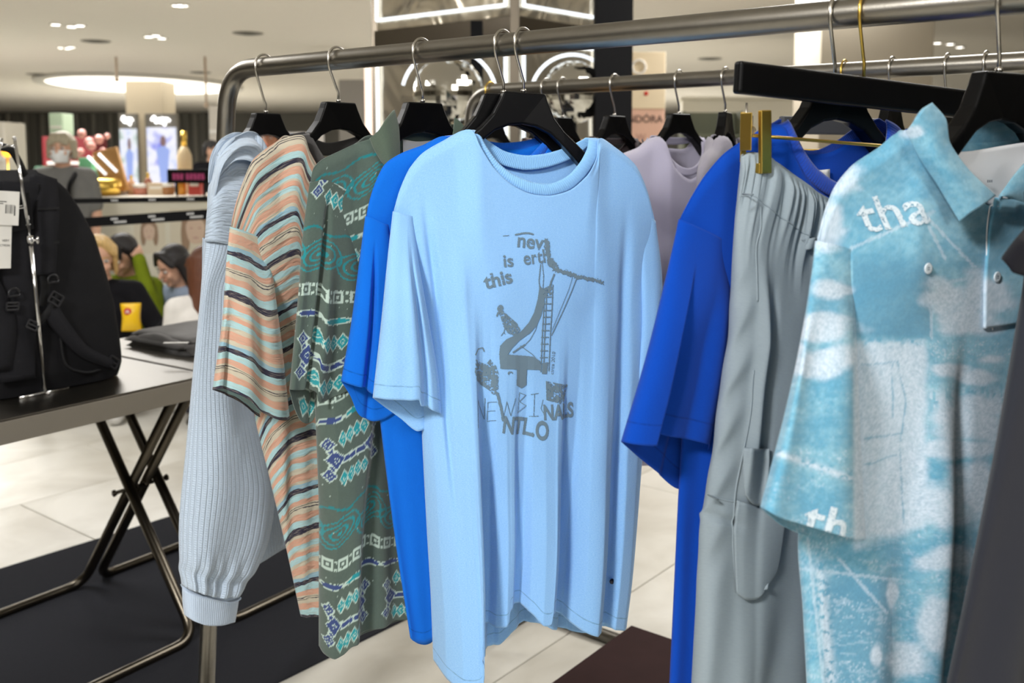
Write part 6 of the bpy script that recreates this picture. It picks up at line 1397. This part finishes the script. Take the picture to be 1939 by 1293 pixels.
def hair_mat(name, rgb):
    m, t, b = nt(name); N = t.nodes.new; L = t.links.new; c = s2l(rgb); tc = N('ShaderNodeTexCoord'); mp = N('ShaderNodeMapping'); mp.inputs['Scale'].default_value = (90, 90, 7); n = N('ShaderNodeTexNoise'); n.inputs['Scale'].default_value = 1.6; n.inputs['Detail'].default_value = 3
    L(tc.outputs['Object'], mp.inputs[0]); L(mp.outputs[0], n.inputs['Vector']); mx = N('ShaderNodeMix'); mx.data_type = 'RGBA'; mx.inputs[6].default_value = (*[q * .5 for q in c], 1); mx.inputs[7].default_value = (*[min(1, q * 1.35) for q in c], 1)
    L(n.outputs['Fac'], mx.inputs[0]); L(mx.outputs[2], b.inputs['Base Color']); b.inputs['Roughness'].default_value = .5; bp = N('ShaderNodeBump'); bp.inputs['Strength'].default_value = .9; bp.inputs['Distance'].default_value = .006; L(n.outputs['Fac'], bp.inputs['Height']); L(bp.outputs[0], b.inputs['Normal']); return m
def bob(length, fringe=True, back=.0):
    def f(m, hp_, Rh):
        m.ball(hp_(0, .034, .042), (.088, .096, .086), 18, 12, Rh)
        n = 13
        for i in range(n):
            a = math.pi * (-.08 + 1.16 * i / (n - 1)); x, y = .083 * math.cos(a), .022 + .088 * math.sin(a); m.cap(hp_(x, y, .05), hp_(x * 1.1, y * 1.05 + back, -length * (.9 + .1 * math.sin(i * 2.1))), .021, .013, 8, 3)
        if fringe:
            for i in range(7): x = -.06 + .02 * i; m.cap(hp_(x * .8, -.05, .098), hp_(x * 1.15, -.086 + abs(x) * .2, .046 - abs(x) * .5), .017, .008, 8, 3)
        else:
            for sx in (-1, 1): m.cap(hp_(sx * .02, -.05, .105), hp_(sx * .082, -.045, .03), .024, .02, 8, 3)
    return f
def joints(stand, hz, arms=None, lean=0.):
    """stand: full height joints under head centre height hz"""
    j = dict(neck=(0, .02, hz - .13), chest=(0, .02 + lean * .3, hz - .30), hip=(0, .03 + lean, hz - .62), shL=(.165, .02, hz - .20), shR=(-.165, .02, hz - .20), elL=(.21, .04, hz - .48), elR=(-.21, .04, hz - .48), wrL=(.22, -.06, hz - .70), wrR=(-.22, -.06, hz - .70))
    if stand: j.update(hjL=(.085, .03, hz - .68), hjR=(-.085, .03, hz - .68), knL=(.09, .0, hz - 1.05), knR=(-.09, .0, hz - 1.05), anL=(.09, .03, .09), anR=(-.09, .03, .09), toL=(.1, -.1, .045), toR=(-.1, -.1, .045))
    else: j.update(hjL=(.09, .03 + lean, hz - .66), hjR=(-.09, .03 + lean, hz - .66), knL=(.13, -.38 + lean, hz - .60), knR=(-.13, -.38 + lean, hz - .60), anL=(.13, -.36 + lean, .09), anR=(-.13, -.36 + lean, .09), toL=(.13, -.49 + lean, .045), toR=(-.13, -.49 + lean, .045))
    if arms: j.update(arms)
    return j
ash, blond, brunette, auburn = hair_mat('hair_ash_blond', (176, 166, 142)), hair_mat('hair_blond', (214, 178, 116)), hair_mat('hair_black', (28, 24, 26)), hair_mat('hair_brown', (98, 56, 34))
# masked woman standing
p = at(117, 281, 7.0)
def bag_strap(t, hp_, Rh):
    m = MB(); m.tube(crvec([Vector((.10, -.02, p[2] - .17)), Vector((.085, -.155, p[2] - .28)), Vector((.11, -.165, p[2] - .45)), Vector((.20, -.13, p[2] - .66))], 20), .016, 8); m.build('bag_strap', black, t, True)
    m = MB(); m.ball((.21, -.02, p[2] - .76), (.05, .09, .11)); m.build('shoulder_bag', black, t, True)
person('standing woman in a grey t-shirt wearing a white face mask', (p[0], 7.0, 0), R(8), joints(True, p[2]), None, (bob(.075), ash), (118, 118, 116), (70, 90, 120), mask=True, sleeve='short', head=(0, -.01, p[2]), extra=bag_strap)
# seated group on a low bench behind the tables
sb = at(255, 560, 5.75); sbt = thing('seat_bench', 'low grey bench carrying the seated people', 'bench', (sb[0] + .15, sb[1] + .1, 0)); m = MB(); m.box((0, 0, .105), (2.0, .5, .06)); m.build('seat', plain('bench_grey', (150, 148, 142), .7), sbt, bevel=.01)
for sx in (-.9, .9):
    m = MB(); m.box((sx, 0, .04), (.06, .44, .08)); m.build('leg', plain('bench_grey', (150, 148, 142), .7), sbt, bevel=.004)
p = at(190, 487, 5.5); hz = p[2]
hb_ = at(268, 606, 5.16) - np.array([p[0], 5.5, 0])
def snack(t, hp_, Rh): pass
person('blond seated person in a black jacket holding a yellow snack bag', (p[0], 5.5, 0), R(12), joints(False, hz, dict(wrL=(hb_[0] + .05, hb_[1] + .03, hb_[2] - .03), elL=(.33, -.10, hz - .44), wrR=(-.05, -.22, hz - .46), elR=(-.24, -.08, hz - .44), curlL=.9, shL=(.175, .0, hz - .20), shR=(-.165, .0, hz - .2)), .06), None, (bob(.11, False), blond), (22, 22, 26), (40, 40, 48), head=(0, -.03, hz), hrot=(R(12), 0, R(14)))
bgp = at(249, 604, 5.19); t = thing('snack_bag', 'yellow snack bag with a red and white mark, held by the blond person', 'snack bag', bgp, R(10)); yel = plain('foil_yellow', (236, 190, 20), .3, var=.1)
n = 16; u = np.linspace(-1, 1, n)[None, :]; v = np.linspace(0, 1, n)[:, None]; thk = .028 * np.sqrt(np.maximum(0, 1 - u ** 2)) * np.sin(np.pi * np.clip(v, .03, .97)) ** .5
X = .05 * u * (1 + .06 * np.cos(v * 6.28)); F_ = np.stack([X + 0 * v, -thk, .085 - .15 * v + 0 * u], -1); B_ = np.stack([(X + 0 * v)[:, ::-1], thk[:, ::-1], .085 - .15 * v + 0 * u], -1); mesh_grid('bag_body', np.concatenate([F_, B_[:, 1:-1]], 1), yel, t, True, None, None, None, .001)
m = MB(); m.ball((-.012, -.0255, .045), (.02, .003, .02)); m.build('red_mark', plain('mark_red', (200, 40, 30), .5), t, True); m = MB(); m.prism([(-.022, .036), (-.016, .056), (-.012, .042), (-.008, .056), (-.002, .036), (-.006, .036), (-.009, .047), (-.012, .036), (-.015, .047), (-.018, .036)], .002, Matrix.Translation((0, -.030, 0))); m.build('white_mark', white, t)
p = at(238, 482, 6.05); hz = p[2]
person('dark-haired seated person in an olive green top, head bowed', (p[0], 6.05, 0), R(-10), joints(False, hz, dict(elL=(.27, -.14, hz - .38), wrL=(.12, -.05, hz - .02), elR=(-.22, -.12, hz - .42), wrR=(-.06, -.22, hz - .5)), .12), None, (bob(.13, True), brunette), (118, 134, 30), (50, 50, 58), head=(0, -.05, hz), hrot=(R(30), 0, R(-8)))
p = at(338, 502, 6.0); hz = p[2]
person('black-haired seated person in a pale blue top looking down left', (p[0], 6.0, 0), R(-28), joints(False, hz, dict(wrL=(.1, -.26, hz - .5), wrR=(-.1, -.26, hz - .5)), .12), None, (bob(.24, False), brunette), (150, 164, 186), (60, 66, 80), head=(0, -.05, hz), hrot=(R(26), 0, R(-10)))
p = at(392, 510, 5.2); hz = p[2]
person('seated person with long auburn hair in a white shirt, seen from behind', (p[0], 5.2, 0), R(-150), joints(False, hz, dict(wrL=(.1, -.26, hz - .5), wrR=(-.1, -.26, hz - .5)), .1), None, (bob(.46, False, .02), auburn), (222, 218, 212), (60, 60, 70), head=(0, -.03, hz), hrot=(R(14), 0, 0))
s2 = thing('stool', 'round stool under the person with auburn hair', 'stool', (p[0], 5.2, 0)); m = MB(); m.lathe([(.17, .10), (.18, .12), (.17, .14)], 24); m.build('seat', plain('bench_grey', (150, 148, 142), .7), s2, True); m = MB(); m.lathe([(.13, 0), (.12, .02), (.05, .04), (.05, .10)], 20); m.build('base', darksteel, s2, True)
# two shoppers farther away
p = at(402, 285, 11.5); person('distant shopper in black with dark hair left of the hoodie', (p[0], 11.5, 0), R(40), joints(True, p[2]), None, (bob(.06), brunette), (24, 24, 28), (36, 36, 40), head=(0, -.01, p[2]))
def cap_(t, hp_, Rh):
    m = MB(); m.ball(hp_(0, .02, .06), (.10, .112, .085), 18, 10, Rh); m.ball(hp_(0, -.12, .05), (.07, .06, .012), 14, 8, Rh); m.build('cap', plain('cap_navy', (40, 46, 66), .8), t, True)
p = at(512, 262, 9.0); person('shopper in a dark cap seen under the hoodie hanger', (p[0], 9.0, 0), R(-5), joints(True, p[2]), None, (bob(.03, False), brunette), (46, 50, 64), (40, 40, 48), sk=skin_d, head=(0, -.01, p[2]), extra=cap_)
